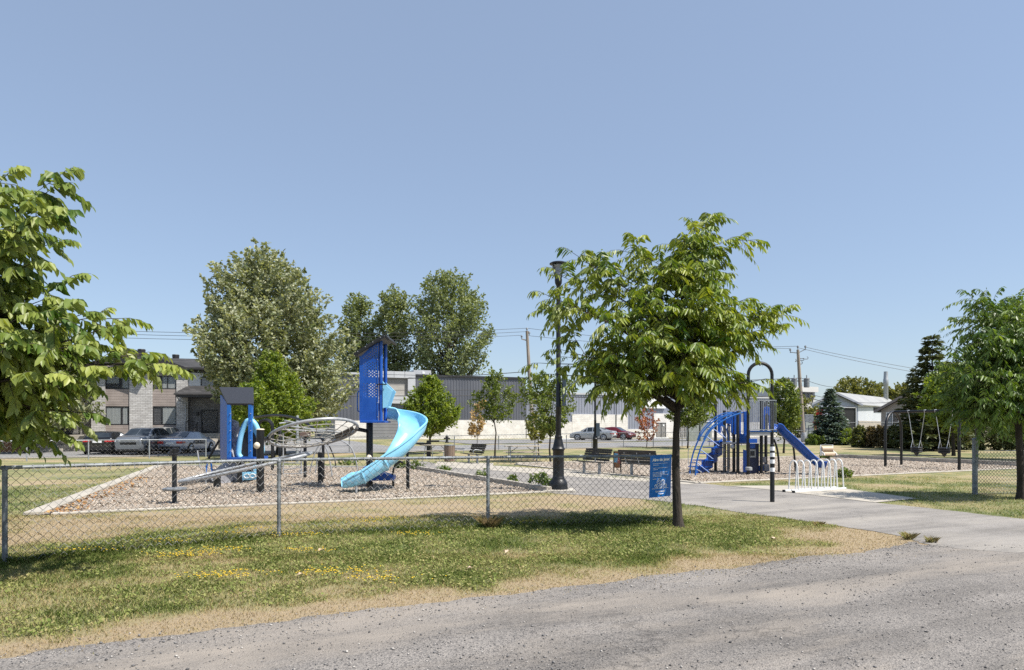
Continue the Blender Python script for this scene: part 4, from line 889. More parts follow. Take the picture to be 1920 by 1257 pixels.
# -- slide tower
TP = g(693, 915); TY = TP.y
root = thing('slide_tower', TP, 'tall blue perforated tower on one black post with pale blue spiral slide', 'slide tower')
MB().lathe([(.095, -.1), (.095, 2.1), (.09, 2.11), (.003, 2.12)], TP, 16).build('pole', 'black', root, True)
knob(TP + Vector((0, -.09, .85)), (0, -1, .1), .085, root)
yf, yb = TY - .42, TY + .42                                  # front and back faces of the cabin
x0, x1 = at(675, 0, yf).x, at(709, 0, yf).x; zb = at(0, 789, yf).z; zt0, zt1 = at(0, 668, yf).z, at(0, 641, yf).z
x2 = at(722, 0, yf).x
def perf(y, nm, lab=None):
    """panel with three fields of real round-ish holes"""
    mb = MB(); nxh, cw = 9, (x1 - x0 - .06) / 9; th = .02
    holes = set()
    def zrow(j): return zb + .02 + j * cw * .8
    nrow = int((zt1 - zb) / (cw * .8))
    for j in range(nrow):
        zc = (zrow(j) + .4 * cw - zb) / (zt1 - zb)
        for i in range(nxh):
            ok = (.30 < zc < .47) or (.55 < zc < .75) or (.78 < zc)
            top = zt0 + (zt1 - zt0) * (i + .5) / nxh
            if ok and i not in (0,) and (i + j) % 2 == 0 and zrow(j) + cw < top - .04: holes.add((i, j))
    q = cw * .8; hx = cw * .37
    for i in range(nxh):
        xa = x0 + .03 + i * cw; top = zt0 + (zt1 - zt0) * (i + .5) / nxh; j = 0; zs = zb
        while True:
            z = zrow(j)
            if z + q > top or j >= nrow: break
            if (i, j) in holes:
                if z > zs: mb.box(((xa + cw / 2), y, (zs + z) / 2), (cw, th, z - zs))
                cx, cz = xa + cw / 2, z + q / 2; ring = [(cx + hx * math.cos(k * PI / 4 + PI / 8), cz + hx * math.sin(k * PI / 4 + PI / 8)) for k in range(8)]
                out = [(xa + cw, z + q * .7), (xa + cw * .7, z + q), (xa + cw * .3, z + q), (xa, z + q * .7), (xa, z + q * .3), (xa + cw * .3, z), (xa + cw * .7, z), (xa + cw, z + q * .3)]
                for s in (-1, 1):
                    vs = [Vector((u[0], y + s * th / 2, u[1])) for u in ring + out]; fs = []
                    for k in range(8):
                        k2 = (k + 1) % 8; f_ = (k, 8 + k, 8 + k2, k2); fs.append(f_ if s < 0 else f_[::-1])
                    for a_, b_, c_ in ((0, 7, (xa + cw, z + q * .5)),): pass
                    mb.add(vs, fs)
                    for cnr, (k, k2) in (((xa + cw, z + q), (0, 1)), ((xa, z + q), (2, 3)), ((xa, z), (4, 5)), ((xa + cw, z), (6, 7))):
                        mb.add([Vector((out[k][0], y + s * th / 2, out[k][1])), Vector((cnr[0], y + s * th / 2, cnr[1])), Vector((out[k2][0], y + s * th / 2, out[k2][1]))], [(0, 1, 2) if s < 0 else (2, 1, 0)])
                mb.add([Vector((u[0], y - th / 2, u[1])) for u in ring] + [Vector((u[0], y + th / 2, u[1])) for u in ring], [((k + 1) % 8, k, k + 8, (k + 1) % 8 + 8) for k in range(8)])
                zs = z + q
            j += 1
        mb.prism([Vector((xa, y - th / 2, zs)), Vector((xa + cw, y - th / 2, zs)), Vector((xa + cw, y - th / 2, zt0 + (zt1 - zt0) * (i + 1) / nxh)), Vector((xa, y - th / 2, zt0 + (zt1 - zt0) * i / nxh))], (0, th, 0))
    mb.box((x0 + .008, y - .004, (zb + zt0) / 2), (.036, th + .014, zt0 - zb)); mb.box((x1 - .012, y - .004, (zb + zt1) / 2), (.036, th + .014, zt1 - zb)); mb.box(((x0 + x1) / 2, y - .004, zb + .012), (x1 - x0 - .04, th + .010, .03))
    mb.build(nm, 'blue', root)
perf(yf, 'perforated_panel')
mb = MB(); mb.box(((x0 + x2) / 2, TY, zb - .03), (x2 - x0, .92, .06)); mb.build('deck', 'blue', root, bev=.01)
mb = MB().prism([Vector((x0 - .02, yf + .06, zb + .3)), Vector((x0 - .02, yb - .06, zb + .3)), Vector((x0 - .02, yb - .06, zt0 - .1)), Vector((x0 - .02, yf + .06, zt0 - .1))], (.02, 0, 0)); mb.build('side_panel', 'blue', root)
for y in (yf + .08, yb - .08): MB().lathe([(.052, zb), (.052, zt1 + .03), (.003, zt1 + .04)], (at(713, 0, yf).x, y, 0), 12).build('corner_post', 'blue', root, True)
mb = MB(); rx0, rx1 = at(668, 0, yf).x, at(724, 0, yf).x; rz0, rz1 = at(0, 669, yf).z, at(0, 634, yf).z
dd = Vector((rx1 - rx0, 0, rz1 - rz0)).normalized(); nn_ = Vector((-dd.z, 0, dd.x))
pr = [Vector((rx0, yf - .16, rz0)), Vector((rx1, yf - .16, rz1)), Vector((rx1, yf - .16, rz1)) + nn_ * .09, Vector((rx0, yf - .16, rz0)) + nn_ * .09]
mb.prism(pr, (0, 1.16, 0)); mb.prism([Vector((rx1, yf - .16, rz1 - .02)), Vector((rx1 + .09, yf - .16, rz1 - .10)), Vector((rx1 + .12, yf - .16, rz1 - .04)), Vector((rx1, yf - .16, rz1 + .09))], (0, 1.16, 0))
mb.build('roof', 'blackp', root, bev=.008)
mb = MB()
for k in range(4): mb.ball(pr[3].lerp(pr[2], .15 + k * .25) + Vector((0, -.002, -.03)), .014, 6)
for k in range(6): mb.ball(Vector((x1 - .012, yf - .02, zb + .1 + k * (zt1 - zb - .2) / 5)), .012, 6)
mb.build('bolt', 'galv', root)
for y in (yf + .12,):
    a_ = at(672, 735, y); c_ = at(672, 771, y); MB().tube(spline([a_ + Vector((.06, 0, 0)), a_ + Vector((-.02, 0, -.03)), c_ + Vector((-.02, 0, .03)), c_ + Vector((.06, 0, 0))], 5), .017, 8).build('grab_handle', 'bluep', root, True)
MB().bar((x1 - .02, yf - .03, at(0, 721, yf).z), (x2 + .05, yf - .03, at(0, 721, yf).z), .03, .03).build('clamp', 'blackp', root)
# slide hood wings
for y in (yf + .02, yb - .3):
    hp = [at(px, py, yf) for px, py in ((717, 715), (736, 733), (734, 738), (725, 764), (717, 766))]; hp = [Vector((p.x, y, p.z)) for p in hp]
    MB().prism(hp, (0, .04, 0)).build('hood_wing', 'sky', root, bev=.008)
# spiral trough
C = [Vector(c) for c in ((-3.58, 19.55, 1.98), (-3.25, 19.58, 1.90), (-2.92, 19.42, 1.74), (-2.70, 19.0, 1.50), (-2.80, 18.55, 1.17), (-3.06, 18.2, .83), (-3.45, 17.98, .52), (-3.85, 17.82, .28), (-4.2, 17.72, .17), (-4.4, 17.66, .15))]
cv = spline(C, 6); K = len(cv)
def trough(hw=.37, wall=.30, th=.02):
    inner = [(-hw - .045, wall - .035), (-hw - .05, wall - .005), (-hw - .02, wall + .015), (-hw + .01, wall), (-hw + .03, wall * .6), (-hw + .09, .09), (-hw + .2, .015), (0, 0), (hw - .2, .015), (hw - .09, .09), (hw - .03, wall * .6), (hw - .01, wall), (hw + .02, wall + .015), (hw + .05, wall - .005), (hw + .045, wall - .035)]
    outer = [(hw + .02, wall - .03), (hw + .005, wall * .6), (hw - .06, .055), (hw - .19, -.02), (0, -.035), (-hw + .19, -.02), (-hw + .06, .055), (-hw - .005, wall * .6), (-hw - .02, wall - .03)]
    return inner + outer
sec = trough(); mb = MB(); o0 = 0; n = len(sec)
for i, p in enumerate(cv):
    a_ = cv[max(0, i - 1)]; b_ = cv[min(K - 1, i + 1)]; t = (b_ - a_).normalized(); up = Vector((0, 0, 1)); s = t.cross(up).normalized(); up = s.cross(t)
    q = i / (K - 1); bank = .32 * math.sin(PI * min(1, max(0, (q - .1) / .75))); up2 = up * math.cos(bank) + s * math.sin(bank); s2 = s * math.cos(bank) - up * math.sin(bank)
    wl = 1.0 - .35 * max(0, (q - .85) / .15)
    for (x, z) in sec: mb.v.append(p + s2 * x + up2 * (z * wl))
for i in range(K - 1):
    for j in range(n):
        j2 = (j + 1) % n; mb.f.append((i * n + j, (i + 1) * n + j, (i + 1) * n + j2, i * n + j2))
mb.f.append(tuple(range(n))); mb.f.append(tuple((K - 1) * n + j for j in reversed(range(n))))
sl_ = mb.build('spiral_slide', 'sky', root, True)
for i in (int(K * .22), int(K * .62), int(K * .78)):          # joint flanges under the trough
    mb = MB(); p = cv[i]; t = (cv[i + 1] - cv[i - 1]).normalized(); s = t.cross(Vector((0, 0, 1))).normalized(); up = s.cross(t); q = i / (K - 1); bank = .32 * math.sin(PI * min(1, max(0, (q - .1) / .75))); u2 = up * math.cos(bank) + s * math.sin(bank); s2 = s * math.cos(bank) - up * math.sin(bank)
    mb.tube([p + s2 * x + u2 * (z - .012) for x, z in sec[15:]], .028, 6); mb.build('joint_flange', 'sky', sl_, True)
MB().tube([g(668, 926) - Z(.05), Vector((g(668, 926).x, g(668, 926).y, .2))], .03, 8).build('slide_leg', 'galv', root, True)
p = Vector((-2.85, 18.6, 0)); MB().tube([p - Z(.05), p + Z(1.2)], .035, 8).build('slide_leg', 'black', root, True)
# blue step seat by the slide
p = g(700, 917) + Vector((.25, .35, 0)); root = thing('step_pod', p, 'low blue step on bent black legs tucked behind the spiral slide', 'step')
MB().prism([p + Vector((x, -.2, z)) for x, z in ((-.62, .42), (-.55, .62), (-.1, .60), (0, .42), (.28, .36), (.28, .22), (-.55, .20))], (0, .42, 0)).build('step', 'blue', root, bev=.03)
MB().tube(spline([p + Vector((.22, -.1, .3)), p + Vector((.30, -.1, .62)), p + Vector((.46, -.1, .74)), p + Vector((.52, -.1, .7))], 4) , .03, 8).build('handle', 'black', root, True)
for x in (-.4, .24): MB().tube([p + Vector((x, 0, -.05)), p + Vector((x, 0, .25))], .035, 8).build('leg', 'black', root, True)
p = g(766, 919); root = thing('marker_post', p, 'thin plain black post on the mulch right of the slide', 'post')
MB().lathe([(.027, -.1), (.027, .86), (.02, .88), (.002, .885)], p, 10).build('shaft', 'black', root, True); MB().lathe([(.05, 0), (.05, .012), (.03, .02)], p, 10).build('foot', 'black', root, True)
# -- ring nets
p1 = g(488, 925); p2 = g(601, 907); P3 = g(407, 915)
root = thing('ring_net_climber', p1, 'grey tilted ring with beaded rope net held between black posts', 'climbing net')
o_ = post(p1, .095, 1.63, 'black', 'beige', root); knob(p1 + Vector((-.04, -.09, .98 + .6 - .35)), (-.3, -1, 0), .09, root)
post(p2, .085, .95, 'black', None, root); knob(p2 + Vector((.07, -.06, .72)), (1, -.6, 0), .07, root)
rc = at(588, 813, 18.55); Rr = 1.17; ax1 = (at(668, 808, 18.9) - at(508, 826, 18.1)).normalized(); ax2 = ax1.cross(Vector((0, 0, 1))).normalized(); ax2 = (ax2 * math.cos(math.radians(18)) + Vector((0, 0, 1)) * math.sin(math.radians(18))).normalized()
nz = ax1.cross(ax2); nz = nz if nz.z > 0 else -nz
RP = lambda a_, q=1., sag=0.: rc + (ax1 * math.cos(a_) + ax2 * math.sin(a_)) * Rr * q - nz * sag
MB().tube([RP(2 * PI * k / 48) for k in range(48)], .043, 10, closed=True).build('ring', 'greyt', root, True)
MB().tube([p1 + Z(1.38), RP(PI, .98)], .055, 8).build('arm', 'black', root, True)
q_ = TP + Vector((-.08, -.02, 1.60)); MB().tube([q_, RP(0, .97)], .055, 8).build('arm', 'black', root, True)
mb, bm_ = MB(), MB(); sagf = lambda q: .22 * (1 - q * q)
for k in range(16):
    a_ = 2 * PI * k / 16; mb.tube([RP(a_, q, sagf(q)) for q in (.25, .45, .65, .82, .97)], .011, 5)
    for q in (.45, .65, .82, .95): mb.ball(RP(a_, q, sagf(q)), .026, 6)
for q in (.25, .45, .65, .82): mb.tube([RP(2 * PI * k / 32, q, sagf(q)) for k in range(32)], .011, 5, closed=True)
nt_ = mb.build('rope_net', M('grey rope', (.30, .28, .25), (.42, .40, .36), 30, .8), root, True)
MB().prism([RP(a_, q, sagf(q) - .015) for a_, q in ((-.75, .93), (-.35, .95), (0, .93), (.3, .9), (.2, .45), (-.5, .45))], nz * .02).build('rubber_mat', 'blackp', root)
for d_ in (.55, .75): MB().tube([RP(PI - d_ * 1.2, .97), RP(-.15 - d_ * .3, .95)], .02, 6).build('cross_bar', 'greyt', root, True)
MB().tube(spline([RP(2.0, .96), RP(2.35, .95) + Z(.18), at(540, 792, 19.0), at(524, 794, 19.0)], 4), .02, 6).build('hand_bar', 'greyt', root, True)
root = thing('tilted_loop', P3, 'low tilted grey loop rail sloping up past the black post', 'climbing loop')
post(P3, .10, .50, 'black', None, root); knob(P3 + Vector((.0, -.1, .33)), (-.1, -1, 0), .085, root)
lc = at(462, 876, 18.0); e1 = at(581, 851, 18.0) - lc; e2 = Vector((.1, 1.0, .10))
MB().tube([lc + e1 * math.cos(t * PI / 24) + e2 * math.sin(t * PI / 24) for t in range(48)], .043, 10, closed=True).build('loop', 'greyt', root, True)
mb = MB()
for k in range(5, 17):
    t = k * PI / 24 * 1.0; mb.tube([lc + e1 * math.cos(t + 1.2) + e2 * math.sin(t + 1.2), lc + e1 * math.cos(-t - 1.2) + e2 * math.sin(-t - 1.2) - Z(.1)], .011, 4)
mb.build('rope', 'cable', root)
MB().tube([P3 + Z(.42), lc - e1 * .35 - e2 * .9], .03, 6).build('arm', 'black', root, True)
MB().tube(spline([at(568, 880, 17.9), at(560, 884, 17.9), at(567, 887, 17.9), at(575, 885, 17.9)], 4), .014, 6).build('hook', 'greyt', root, True)
# -- standing spinner
p = g(327, 946); root = thing('standing_spinner', p, 'black standing spinner post with grey foot disc and hand wheel', 'spinner')
MB().lathe([(.10, -.02), (.10, .02), (.055, .05), (.05, .06), (.05, 1.22), (.03, 1.24), (.002, 1.245)], p, 14).build('post', 'black', root, True)
MB().lathe([(.08, .30), (.22, .31), (.25, .33), (.25, .355), (.2, .37), (.06, .375)], p, 20).build('foot_disc', 'galvd', root, True)
MB().tube([p + Vector((.12 * math.cos(t * PI / 10), .12 * math.sin(t * PI / 10), 1.14)) + Vector((0, 0, .05 * math.sin(t * PI / 10))) for t in range(20)], .02, 8, closed=True).build('hand_wheel', 'black', root, True)
mb = MB(); [mb.tube([p + Z(1.14), p + Vector((.12 * math.cos(t), .12 * math.sin(t), 1.14 + .05 * math.sin(t)))], .012, 6) for t in (.4, 2.5, 4.6)]; mb.build('spoke', 'black', root)
# -- playhouse
PB = Vector((at(443, 0, 21).x, 21.2, 0)); root = thing('play_house', PB, 'blue play house with slanted charcoal roof, rock column and pale blue arch', 'playhouse')
A_ = lambda px, py, Y=20.7: at(px, py, Y)
mb = MB(); r0 = [A_(411, 727, 21.7), A_(475, 727.5, 21.7), A_(475.5, 758, 20.5), A_(426, 757.5, 20.5)]; rn = (r0[1] - r0[0]).cross(r0[3] - r0[0]).normalized(); rn = rn if rn.z > 0 else -rn
mb.prism([p - rn * .05 for p in r0], rn * .07); mb.build('roof', 'charcoal', root, bev=.01)
mb = MB().prism([A_(413, 741, 21.6), A_(430, 762, 20.6), A_(430, 861, 20.6), A_(413, 861, 21.6)], Vector((.035, .012, 0))); mb.build('side_panel', 'blue', root)
for px, Y, top in ((429.5, 20.55, 759), (469.5, 20.55, 758), (471, 21.6, 735)):
    a_, b_ = A_(px, top, Y), A_(px, 860, Y); MB().bar(b_, a_, .11, .085, (0, 1, 0)).build('corner_post', 'bluep', root, bev=.01)
mb = MB()
for py in (776, 790, 808, 826, 846): mb.ball(A_(431.5, py, 20.49), .016, 6); mb.ball(A_(470, py, 20.49), .016, 6)
mb.build('bolt', 'galv', root)
mb = MB().prism([A_(426, 864, 20.5), A_(476, 864, 20.5), A_(476, 858, 20.5), A_(426, 858, 20.5)], Vector((0, 1.2, 0))); mb.build('deck', 'blue', root)
rr = random.Random(4)
cx = A_(437, 820, 21.2); mb = MB(); prf = []
for k, (py, w) in enumerate(((787, .10), (793, .19), (803, .22), (812, .13), (820, .24), (832, .18), (840, .20), (850, .27), (866, .30), (880, .46), (893, .42))):
    z = A_(0, py, 21.2).z; prf.append((z, w))
for k, (z, w) in enumerate(prf):
    for j in range(7):
        t = 2 * PI * j / 7 + k * .45; q = w * rr.uniform(.72, 1.15); mb.v.append(Vector((cx.x + .02 * (k % 3 - 1) + q * math.cos(t), cx.y + q * math.sin(t), z + rr.uniform(-.03, .03))))
for k in range(len(prf) - 1):
    for j in range(7): a_, b_ = k * 7 + j, k * 7 + (j + 1) % 7; mb.f += [(a_ + 7, b_ + 7, a_), (b_ + 7, b_, a_)] if k % 2 else [(a_ + 7, b_ + 7, b_), (a_ + 7, b_, a_)]
mb.f.append(tuple(range(7))); mb.f.append(tuple((len(prf) - 1) * 7 + j for j in range(7)))
mb.build('rock_column', 'rock', root)
mb = MB()
for i in range(9):                                              # boulders below the deck
    c = Vector((A_(400 + i * 7, 0, 21.2).x, 21.1 + rr.uniform(-.4, .5), .2)); s = rr.uniform(.16, .3)
    ring = [Vector(unit(np.array([rr.gauss(0, 1), rr.gauss(0, 1), rr.gauss(0, .8)]))) for _ in range(14)]
    import bmesh
    bm = bmesh.new(); [bm.verts.new(c + v * s * Vector((1.2, 1, .9)).x) for v in ring]; bmesh.ops.convex_hull(bm, input=bm.verts)
    bm.verts.index_update(); mb.add([v.co.copy() for v in bm.verts], [tuple(v.index for v in f.verts) for f in bm.faces]); bm.free()
mb.build('boulder', 'rock', root)
arc = spline([A_(451, 858, 21.0), A_(447, 848, 21.0), A_(452, 815, 21.0), A_(460, 795, 21.0), A_(467, 789, 21.0), A_(476, 793, 21.0), A_(483, 806, 21.0), A_(489, 828, 21.0), A_(491, 846, 21.0), A_(486, 858, 21.0)], 5)
MB().tube(arc, .085, 10).build('arch', 'sky', root, True)
MB().prism([A_(470, 790, 21.1), A_(480, 797, 21.1), A_(489, 823, 21.1), A_(491, 842, 21.1), A_(484, 832, 21.1), A_(474, 812, 21.1)], Vector((0, .12, 0))).build('arch_web', 'sky', root, bev=.03)
MB().prism([A_(452, 858, 21.05), A_(486, 858, 21.05), A_(482, 826, 21.05), A_(468, 800, 21.05), A_(456, 815, 21.05)], Vector((0, .03, 0))).build('dark_screen', 'blackp', root)
q0, q1, q2, q3 = A_(454, 901, 20.55), A_(494, 899, 20.55), A_(494, 884, 20.55), A_(454, 886, 20.55)
o_ = MB().prism([q0, q1, q2, q3], Vector((0, .05, 0))).build('activity_panel', 'sky', root, bev=.01)
for k in range(3):
    c = q0.lerp(q2, .5) + (q1 - q0) * (.27 * (k - 1)) + Vector((0, -.012, 0)); MB().tube([c + Vector((.085 * math.cos(t * PI / 8), 0, .06 * math.sin(t * PI / 8))) for t in range(16)], .014, 6, closed=True).build('ring_handle', 'white', o_, True)
MB().prism([A_(474, 884, 20.7), A_(494, 884, 20.7), A_(494, 862, 20.7), A_(474, 866, 20.7)], Vector((0, .04, 0))).build('activity_panel', 'sky', root, bev=.01)
for px, Y in ((449, 20.6), (428, 21.5), (472, 21.5)):
    a_ = gx(px, Y); MB().tube([a_ - Z(.1), a_ + Z(.78)], .065, 10).build('leg', 'black', root, True)
MB().tube(spline([A_(411, 826, 20.9), A_(398, 848, 20.9), A_(391, 860, 20.9)], 4), .035, 8).build('sloping_bar', 'black', root, True)
MB().tube(spline([A_(385, 899, 20.8), A_(388, 872, 20.8), A_(395, 866, 20.8), A_(398, 895, 20.8)], 5), .03, 8).build('step_hoop', 'bluep', root, True)
p = gx(386, 20.4); rt = thing('bent_grab_bar', p, 'small bent grey grab bar standing left of the play house', 'grab bar')
MB().tube([p + Z(-.05), A_(385, 878, 20.4), A_(375, 877, 20.4), A_(370, 845, 20.4)], .022, 8).build('bar', 'greyt', rt, True); MB().lathe([(.06, 0), (.06, .015), (.03, .02)], p, 10).build('foot', 'black', rt, True)
# -- arches and ladders behind
def arch(label, px0, px1, Y, top, r, root=None, mat='black', nm='arch'):
    a_, b_ = gx(px0, Y), gx(px1, Y); h = at(0, top, Y).z; R1 = (b_ - a_).length / 2; c = (a_ + b_) / 2
    pts = [a_ - Z(.1)] + [c + (a_ - c) * math.cos(t) + Z(h - R1 + R1 * math.sin(t)) for t in np.linspace(0, PI, 13)] + [b_ - Z(.1)]
    return MB().tube(pts, r, 8).build(nm, mat, root, True)
p = gx(495, 27); root = thing('arch_climber', p, 'pair of black arches with a long curved overhead bar behind the ring net', 'climber')
arch('', 482, 510, 27, 788, .045, root); arch('', 486, 512, 28, 787, .045, root)
MB().tube(spline([at(478, 783, 26.5), at(510, 779, 25.5), at(540, 781, 24.5), at(566, 789, 23.6), at(586, 803, 22.9), at(606, 826, 22.2)], 5), .045, 8).build('overhead_bar', 'black', root, True)
MB().tube([gx(606, 22.2) - Z(.1), at(606, 824, 22.2)], .045, 8).build('bar_post', 'black', root, True)
for px, Y, tp_ in ((525, 24.2, 800), (572, 23, 818)):
    o_ = post(gx(px, Y), .055, at(0, tp_, Y).z, 'black', None, root)
MB().box(at(572, 815, 23), (.34, .2, .16)).build('top_block', M('brown block', (.14, .09, .07), (.2, .14, .11), 8, .7), root, bev=.02)
p = gx(548, 24.5); root = thing('balance_frame', p, 'white tubular ladder frame standing behind the ring net', 'climbing frame'); AA = lambda px, py: at(px, py, 24.5)
for px in (531, 565): MB().tube([gx(px, 24.5) - Z(.05), AA(px, 812 if px < 550 else 822)], .026, 8).build('upright', 'greyt', root, True)
for y0, y1 in ((889, 888), (882, 876), (868, 869), (838, 846), (826, 824)): MB().tube([AA(531, y0), AA(565, y1)], .018, 6).build('rung', 'greyt', root, True)
p = gx(557.5, 34); rt = thing('steel_pole', p, 'plain grey steel pole rising behind the ring net', 'pole'); MB().lathe([(.07, -.1), (.07, 2.3), (.05, 2.32), (.002, 2.33)], p, 10).build('shaft', 'galv', rt, True)
p = gx(650, 24); root = thing('arched_ladder', p, 'grey arched ladder with curved legs left of the slide tower', 'climber')
for y_, s in ((23.6, 0), (24.6, 1)):
    for pts in (((623, 890), (619, 868), (610, 838), (592, 826)), ((671, 889), (668, 866), (657, 838), (636, 824))):
        MB().tube(spline([at(px, py, y_) if py < 885 else gx(px, y_) - Z(.05) for px, py in pts], 5), .024, 8).build('side_rail', 'greyt', root, True)
for (a0, a1) in (((622, 875), (671, 875)), ((616, 849), (664, 849)), ((607, 836), (655, 836))): MB().tube([at(*a0, 23.6), at(*a1, 23.6)], .017, 6).build('rung', 'greyt', root, True)
for pts in (((580, 892), (585, 868), (594, 842), (606, 828)), ((591, 892), (594, 870), (600, 845), (608, 830)), ((630, 878), (627, 860), (618, 838), (612, 832))): MB().tube(spline([at(px, py, 25.2) if py < 885 else gx(px, 25.2) - Z(.05) for px, py in pts], 5), .024, 8).build('hoop_leg', 'blackp' if pts[0][0] == 630 else 'greyt', root, True)
# ---------------------------------------------------------------- right playground
RB = g(1403, 892); root = thing('play_structure', RB, 'blue play structure with tall black arch, straight slide and arched climber', 'play structure')
def pp(px, Y, top, r=.058): return post(gx(px, Y), r, at(0, top, Y).z, 'black', None, root)
for px, Y, tp_ in ((1341.5, 26.8, 757), (1358.5, 26.0, 770), (1376, 25.5, 772), (1383.5, 24.9, 771), (1427.5, 24.9, 752), (1436, 26.0, 752), (1402, 25.8, 771), (1366, 27.2, 772)): pp(px, Y, tp_)
arch('', 1403, 1447.5, 24.5, 681, .062, root, 'black', 'tall_arch')
MB().lathe([(.066, 0), (.066, .03)], at(1425, 683, 24.5) - Vector((.015, 0, 0)), 10, (1, 0, 0)).build('arch_joint', 'galv', root)
zz = 1.60; d0 = [at(1404, 0, 24.45), at(1456, 0, 24.45), at(1458, 0, 25.7), at(1406, 0, 25.7)]
MB().prism([Vector((p.x, p.y, zz - .05)) for p in d0], (0, 0, .05)).build('deck', 'bluep', root, bev=.006)
MB().prism([Vector((p.x * .999 + (.05 if i in (0, 3) else -.2), p.y + (.02 if i < 2 else -.05), zz - .18)) for i, p in enumerate(d0)], (0, 0, .125)).build('deck_tray', 'greyt', root)
mb = MB(); ra, rb = d0[0], d0[1]; rt_, rl = at(0, 751, 24.45).z, zz + .03
for k in range(14): mb.tube([Vector((ra.x + (rb.x - ra.x) * (k + .3) / 13.6, ra.y, rl)), Vector((ra.x + (rb.x - ra.x) * (k + .3) / 13.6, ra.y, rt_))], .011, 5)
mb.bar((ra.x, ra.y, rt_), (rb.x, rb.y, rt_), .035, .035); mb.bar((ra.x, ra.y, rl), (rb.x, rb.y, rl), .035, .03); mb.build('railing', 'galv', root)
mb = MB(); xa = d0[3]
for k in range(10): mb.tube([Vector((xa.x - .1 + k * .07, 25.72, rl)), Vector((xa.x - .1 + k * .07, 25.72, rt_))], .011, 5)
mb.bar((xa.x - .12, 25.72, rt_), (xa.x + .6, 25.72, rt_), .035, .035); mb.build('railing', 'galv', root)
dome = [Vector((0, 0, 0)) + at(px, py, 25.6) for px, py in ((1430, 806), (1430, 772), (1434, 764), (1439, 762), (1444, 765), (1446, 772), (1446, 806), (1442, 806), (1442, 780), (1438, 775), (1434, 780), (1434, 806))]
mb = MB().prism(dome, (0, .06, 0)); mb.build('slide_hood', 'blue', root, bev=.01)
# lower deck and its blue skirts
z2 = 1.16; MB().prism([at(1354, 0, 25.6).xy.to_3d() + Z(z2 - .06), at(1403, 0, 25.0).xy.to_3d() + Z(z2 - .06), at(1403, 0, 26.6).xy.to_3d() + Z(z2 - .06), at(1354, 0, 26.8).xy.to_3d() + Z(z2 - .06)], (0, 0, .06)).build('deck', 'greyt', root)
MB().prism([at(px, py, 24.95) for px, py in ((1386, 831), (1405, 831), (1405, 814), (1386, 814))], (0, .05, 0)).build('skirt', 'blue', root, bev=.008)
MB().prism([at(px, py, 24.4) for px, py in ((1405, 831), (1420, 831), (1420, 823), (1405, 823))], (0, .05, 0)).build('skirt', 'blue', root, bev=.008)
for px, w, y0, y1 in ((1379, 2.2, 772, 815), (1387, 2.6, 770, 815), (1398, 3.0, 772, 815), (1373, 1.6, 780, 812)):
    MB().prism([at(x, y, 25.3) for x, y in ((px - w, y1), (px + w, y1), (px + w, y0), (px - w, y0))], (0, .09, 0)).build('side_board', 'blue', root, bev=.01)
MB().prism([at(x, y, 26.6) for x, y in ((1346, 784), (1348, 779), (1358, 779), (1364, 786), (1374, 780), (1378, 785), (1376, 806), (1371, 796), (1364, 794), (1352, 800), (1352, 812), (1346, 812))], (0, .06, 0)).build('cutout_panel', 'blue', root, bev=.008)
mb = MB()
for px in (1388.5, 1391.5, 1394.5): mb.tube([at(px, 775, 25.5), at(px, 813, 25.5)], .011, 5)
mb.tube([at(1386, 775, 25.5), at(1402, 775, 25.5)], .014, 5); mb.build('railing', 'galv', root)
for pts in (((1362, 828), (1358, 818), (1353, 806), (1356, 798), (1362, 806), (1364, 818)), ((1365, 828), (1366, 816), (1363, 806), (1366, 798), (1372, 802), (1372, 818))): MB().tube(spline([at(px, py, 25.6) for px, py in pts], 4), .016, 6).build('grab_loop', 'bluep', root, True)
mb = MB()
for px in (1357.5, 1365.5): mb.tube([gx(px, 25.7), at(px, 800, 25.7)], .014, 6)
for py in (875, 860, 845, 830): mb.tube([at(1357.5, py, 25.7), at(1365.5, py, 25.7)], .012, 6)
mb.build('ladder', 'greyt', root)
MB().ball(at(1373.5, 838, 25.0), .085, 12).build('ball', 'galv', root, True)
# moulded stairs
b0, t0 = g(1306, 889), at(1352, 824, 26.3); mb = MB(); wdir = Vector((.25, .97, 0)) * .62; run = Vector((t0.x - b0.x, t0.y - b0.y, 0)); n = 5
for k in range(n):
    p = b0 + run * (k / n); q = b0 + run * ((k + 1) / n + .06); zt = z2 * (k + 1) / n; lo = max(0, zt - .62)
    mb.prism([p + Z(lo), q + Z(lo + .12), q + Z(zt), p + Z(zt)], wdir)
    mb.box((p + q) / 2 + wdir / 2 + Z(zt + .012), ((q - p).length + .05, .72, .03), math.atan2(run.y, run.x))
    mb.prism([p + Z(zt - .05) - wdir * .06, q + Z(zt - .05) - wdir * .06, q + Z(zt + .12) - wdir * .06, p + run * (.5 / n) + Z(zt + .06) - wdir * .06], wdir * .055)
mb.build('stairs', 'blue', root, bev=.012)
mb = MB(); mb.tube(spline([at(1290.5, 871, 25.3), at(1290.5, 846, 25.3), at(1294, 840, 25.3), at(1308, 826, 25.6), at(1330, 803, 26.0), at(1345, 790, 26.2)], 4), .014, 6); mb.tube([at(1291, 872, 25.3), at(1316, 886, 25.0)], .014, 6); mb.build('handrail', 'galv', root, True)
